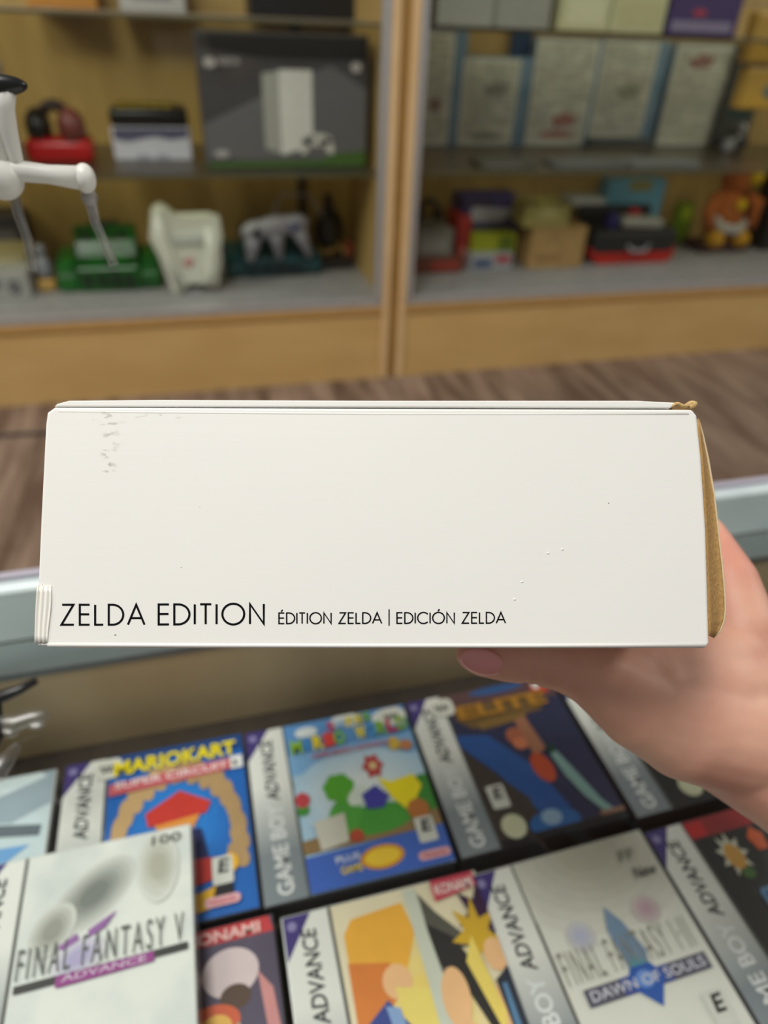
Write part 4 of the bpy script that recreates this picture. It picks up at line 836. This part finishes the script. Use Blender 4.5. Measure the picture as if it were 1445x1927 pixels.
o = mb.build('side_flap', mat('kraft_inside', L(196, 156, 96), .85, col2=L(178, 138, 80), scale=700, bump=.4), hb, smooth=True, label='brown kraft side flap')
sm = o.modifiers.new('s', 'SOLIDIFY'); sm.thickness = .0007; sm.offset = 0
mb = MB(); mb.tube([rows[i][6] for i in range(len(rows))], [.0003]+[.00045]*9+[.0003], 8); mb.build('flap_edge', mat('pale_card_edge', L(222, 204, 170), .8), hb, smooth=True)
# folded clear tape at the bottom-left corner
tape = mat('yellowed_tape', L(236, 234, 226), .2, col2=L(214, 208, 188), scale=160, stretch=(1, .15, 1), coat=.6, thresh=(.45, .75))
mb = MB(); cols_ = 18; rws = 8; g = []
for j in range(rws+1):
    row = []
    for i in range(cols_+1):
        u = i/cols_; v = j/rws
        px = (70-4.5*v)+u*(26+2*sin(v*5)); py = 1102+v*108+(-3 if i in (5, 6) and j == 0 else 0)
        row.append(mb.bm.verts.new(face(px, py, .00030+.00024*sin(u*19+1.2*sin(v*3))*(1-.3*v))))
    g.append(row)
for j in range(rws):
    for i in range(cols_): mb.bm.faces.new((g[j][i], g[j][i+1], g[j+1][i+1], g[j+1][i]))
o = mb.build('tape_strip', tape, hb, smooth=True, label='crumpled clear tape'); sm = o.modifiers.new('s', 'SOLIDIFY'); sm.thickness = .0003
# small nicks
o = MB()
for px, py in ((1031, 1041), (1058, 1034), (372, 1216), (968, 1128), (982, 1095)): o.ell(tuple(face(px, py, 0)), (.0005, .0003, .0002), u=10, v=6)
o.build('nicks', cm, hb, smooth=True)
o = MB()
for px, py, r in ((1145, 947, .00022), (341, 1068, .00016), (217, 1195, .0003), (376, 954, .00012)): o.ell(tuple(face(px, py, 0)), (r*1.2, r, .00008), u=10, v=6)
o.build('specks', ink(150, 148, 142), hb)

# lettering drawn from strokes: thin geometric capitals
def arc(cx, cy, rx, ry, a0, a1, n=28): return [(cx+rx*cos(radians(a0+(a1-a0)*i/n)), cy+ry*sin(radians(a0+(a1-a0)*i/n))) for i in range(n+1)]
GL = {  # width, strokes (unit cap height)
 'Z': (.62, [[(.05, 1), (.58, 1), (.02, 0), (.60, 0)]]),
 'E': (.50, [[(.50, 1), (.04, 1), (.04, 0), (.50, 0)], [(.04, .52), (.48, .52)]]),
 'L': (.42, [[(.04, 1), (.04, 0), (.42, 0)]]),
 'D': (.72, [[(.04, 0), (.04, 1), (.22, 1)]+arc(.22, .5, .50, .5, 90, -90)[1:]+[(.04, 0)]]),
 'A': (.78, [[(.0, 0), (.39, 1), (.78, 0)], [(.14, .33), (.64, .33)]]),
 'I': (.08, [[(.04, 0), (.04, 1)]]),
 'T': (.50, [[(.0, 1), (.50, 1)], [(.25, 1), (.25, 0)]]),
 'O': (1.02, [arc(.51, .5, .49, .52, 0, 360, 44)]),
 'C': (.86, [arc(.50, .5, .49, .52, 42, 318, 36)]),
 'N': (.70, [[(.04, 0), (.04, 1), (.66, 0), (.66, 1)]]),
 '|': (.08, [[(.04, -.22), (.04, 1.32)]]),
 ' ': (.30, [])}
GL['\u00c9'] = (.50, GL['E'][1]+[[(.22, 1.12), (.36, 1.30)]]); GL['\u00d3'] = (1.02, GL['O'][1]+[[(.46, 1.14), (.60, 1.32)]])
def stroke_text(s, px0, px1, ybase0, ybase1, cap_px, wpx, gap, name):
    tot = sum(GL[c][0] for c in s)+gap*(len(s)-1)
    mb = MB(); x = 0
    ux_ = (px1-px0)/tot
    def P(a, b_):
        t_ = a/tot; return (px0+(px1-px0)*t_, ybase0+(ybase1-ybase0)*t_-b_*cap_px)
    for c in s:
        wd_, st = GL[c]
        for S_ in st:
            pts = [Vector(P(x+a, b_)) for a, b_ in S_]
            closed = (pts[0]-pts[-1]).length < 1e-3
            n = len(pts); Lf, Rt = [], []
            for i in range(n):
                if closed:
                    pa, pb = pts[(i-1) % (n-1)], pts[(i+1) % (n-1)]
                else: pa, pb = pts[max(i-1, 0)], pts[min(i+1, n-1)]
                p = pts[i]
                d1 = (p-pa).normalized() if (p-pa).length > 1e-6 else (pb-p).normalized()
                d2 = (pb-p).normalized() if (pb-p).length > 1e-6 else d1
                n1 = Vector((-d1.y, d1.x)); n2 = Vector((-d2.y, d2.x)); mm = n1+n2
                if mm.length < 1e-3: mm = n1
                mm.normalize(); k = min(1/max(mm.dot(n1), .25), 2.6)*wpx/2
                Lf.append(p+mm*k); Rt.append(p-mm*k)
            for i in range(n-1):
                q = [Lf[i], Lf[i+1], Rt[i+1], Rt[i]]
                vs = [mb.bm.verts.new(face(v.x, v.y, .00009)) for v in q]; mb.bm.faces.new(vs)
        x += wd_+gap
    return mb.build(name, mat('black_print', L(10, 10, 14), .8, spec=.08), hb, label='thin black capitals')
stroke_text('ZELDA', 115, 272, 1175.5, 1175.5, 37.5, 3.9, .22, 'large_lettering')
stroke_text('EDITION', 297, 498, 1175, 1174, 37.5, 4.0, .20, 'large_lettering')
stroke_text('\u00c9DITION ZELDA', 524, 718, 1173.5, 1173, 20, 2.6, .16, 'small_lettering')
stroke_text('|', 731, 733, 1173, 1173, 20, 2.2, 0, 'divider_bar')
stroke_text('EDICI\u00d3N ZELDA', 746, 951, 1173, 1172.5, 20, 2.6, .16, 'small_lettering')

# ------------------------------------------------------------------ the hand
def cap(mb, a, b_, ra, rb, n=18):
    a, b_ = Vector(a), Vector(b_); t_ = (b_-a); ln = t_.length; t_.normalize()
    k = max(int(ln/.004), 2)
    mb.tube([a.lerp(b_, i/k) for i in range(k+1)], [ra+(rb-ra)*i/k for i in range(k+1)], n)
    mb.ell(tuple(a), (ra,)*3); mb.ell(tuple(b_), (rb,)*3)
def chain(mb, P):
    for p, q in zip(P, P[1:]): cap(mb, cs(*p[:3]), cs(*q[:3]), p[3], q[3])
mb = MB()
chain(mb, [(3600, 2700, .155, .046), (2600, 2150, .20, .042), (1950, 1730, .25, .034), (1650, 1560, .282, .029), (1500, 1458, .292, .0275), (1372, 1385, .288, .0245)])   # forearm, wrist, heel
chain(mb, [(1620, 1490, .300, .027), (1490, 1400, .315, .024), (1420, 1300, .32, .021)])
chain(mb, [(1372, 1378, .284, .0245), (1290, 1362, .276, .0222), (1205, 1327, .271, .0178), (1115, 1268, .265, .0128), (1060, 1248, .262, .0108), (1008, 1238, .260, .0104), (950, 1233, .259, .0099), (908, 1232, .259, .0084), (884, 1231, .259, .0058)])   # thumb
chain(mb, [(1130, 1268, .270, .0125), (1200, 1264, .276, .0135), (1290, 1270, .282, .016), (1370, 1240, .292, .016)])    # web
chain(mb, [(1240, 1300, .272, .014), (1330, 1300, .284, .02), (1400, 1290, .296, .022)])
chain(mb, [(1440, 1370, .300, .026), (1425, 1270, .300, .021), (1392, 1185, .298, .0155), (1372, 1095, .306, .0125), (1322, 1010, .322, .0108), (1235, 965, .338, .0098), (1160, 945, .346, .0085), (1140, 940, .350, .0072)])   # index
chain(mb, [(1460, 1400, .325, .024), (1430, 1280, .325, .019), (1400, 1200, .330, .0150), (1340, 1110, .345, .0118), (1275, 1045, .358, .0105), (1170, 1010, .368, .0095), (1120, 1000, .372, .0080)])   # middle
chain(mb, [(1480, 1410, .335, .022), (1440, 1320, .350, .018), (1390, 1250, .358, .0140), (1320, 1180, .373, .0110), (1250, 1120, .382, .0100), (1150, 1095, .388, .0090), (1110, 1088, .390, .0075)])   # ring
chain(mb, [(1490, 1420, .345, .020), (1440, 1365, .362, .016), (1380, 1310, .380, .0120), (1310, 1250, .393, .0095), (1240, 1210, .398, .0085), (1150, 1188, .400, .0075), (1110, 1180, .400, .0065)])   # little finger
raw = mb.build('raw', blackp)
rm = raw.modifiers.new('r', 'REMESH'); rm.mode = 'VOXEL'; rm.voxel_size = .0013; rm.use_smooth_shade = True
s2 = raw.modifiers.new('s', 'SMOOTH'); s2.factor = .6; s2.iterations = 14
dg = bpy.context.evaluated_depsgraph_get(); dg.update()
me = bpy.data.meshes.new_from_object(raw.evaluated_get(dg)); bpy.data.objects.remove(raw)
# skin
sk = bpy.data.materials.new('skin'); sk.use_nodes = True; nt = sk.node_tree; b = nt.nodes['Principled BSDF']
b.inputs['Roughness'].default_value = .5; b.inputs['Specular IOR Level'].default_value = .35
b.inputs['Subsurface Weight'].default_value = .25; b.inputs['Subsurface Radius'].default_value = (1, .3, .18); b.inputs['Subsurface Scale'].default_value = .004
tc = nt.nodes.new('ShaderNodeTexCoord'); no = nt.nodes.new('ShaderNodeTexNoise'); no.inputs['Scale'].default_value = 38; no.inputs['Detail'].default_value = 6; nt.links.new(tc.outputs['Object'], no.inputs['Vector'])
rp = nt.nodes.new('ShaderNodeValToRGB'); rp.color_ramp.elements[0].position = .3; rp.color_ramp.elements[1].position = .7
rp.color_ramp.elements[0].color = (*L(214, 158, 138), 1); rp.color_ramp.elements[1].color = (*L(226, 178, 154), 1)
nt.links.new(no.outputs['Fac'], rp.inputs[0])
def near(pt, r0, r1):
    vs = nt.nodes.new('ShaderNodeVectorMath'); vs.operation = 'DISTANCE'; vs.inputs[1].default_value = pt; nt.links.new(tc.outputs['Object'], vs.inputs[0])
    mr = nt.nodes.new('ShaderNodeMapRange'); mr.inputs[1].default_value = r1; mr.inputs[2].default_value = r0; nt.links.new(vs.outputs['Value'], mr.inputs[0]); return mr.outputs[0]
mA = nt.nodes.new('ShaderNodeMath'); mA.operation = 'MAXIMUM'
nt.links.new(near(cs(1350, 1040, .31), .008, .035), mA.inputs[0]); nt.links.new(near(cs(890, 1235, .259), .004, .02), mA.inputs[1])
mq = nt.nodes.new('ShaderNodeMath'); mq.operation = 'MULTIPLY'; mq.inputs[1].default_value = .35; nt.links.new(mA.outputs[0], mq.inputs[0])
mx = nt.nodes.new('ShaderNodeMixRGB'); mx.inputs[2].default_value = (*L(216, 128, 112), 1); nt.links.new(mq.outputs[0], mx.inputs[0]); nt.links.new(rp.outputs[0], mx.inputs[1]); nt.links.new(mx.outputs[0], b.inputs['Base Color'])
n4 = nt.nodes.new('ShaderNodeTexNoise'); n4.inputs['Scale'].default_value = 420; n4.inputs['Detail'].default_value = 4; nt.links.new(tc.outputs['Object'], n4.inputs['Vector'])
bp = nt.nodes.new('ShaderNodeBump'); bp.inputs['Strength'].default_value = .25; bp.inputs['Distance'].default_value = .0004; nt.links.new(n4.outputs['Fac'], bp.inputs['Height']); nt.links.new(bp.outputs[0], b.inputs['Normal'])
# two knuckle creases across the thumb joint
ax = (cs(950, 1233, .259)-cs(1060, 1248, .262)).normalized()
for cpx in (992, 1012):
    c = cs(cpx, 1238, .2602)
    for v in me.vertices:
        d = (v.co-c).dot(ax)
        if abs(d) < .0022 and (v.co-c).length < .018:
            rad = (v.co-c)-ax*d
            v.co -= rad.normalized()*.0007*(1-(d/.0022)**2)
me.materials.clear(); me.materials.append(sk)
for p in me.polygons: p.use_smooth = True
person = bpy.data.objects.new('person', me); COL.objects.link(person); me.name = 'person'
tag(person, 'bare right hand and forearm gripping the white carton from below and behind', 'person')
# thumb nail
nc = cs(908, 1246, .2515)
zv = (CAM-nc).normalized()*0.86 - UP*0.5; zv.normalize(); xv = (ax-zv*ax.dot(zv)).normalized(); yv = zv.cross(xv)
NM = Matrix(((xv.x, yv.x, zv.x, nc.x), (xv.y, yv.y, zv.y, nc.y), (xv.z, yv.z, zv.z, nc.z), (0, 0, 0, 1)))
o = MB().ell((0, 0, 0), (.0082, .0054, .0020), M=NM, u=28, v=14).build('thumbnail', mat('nail', L(236, 160, 158), .3, coat=.5, sss=.1), person, smooth=True, label='pink thumbnail')
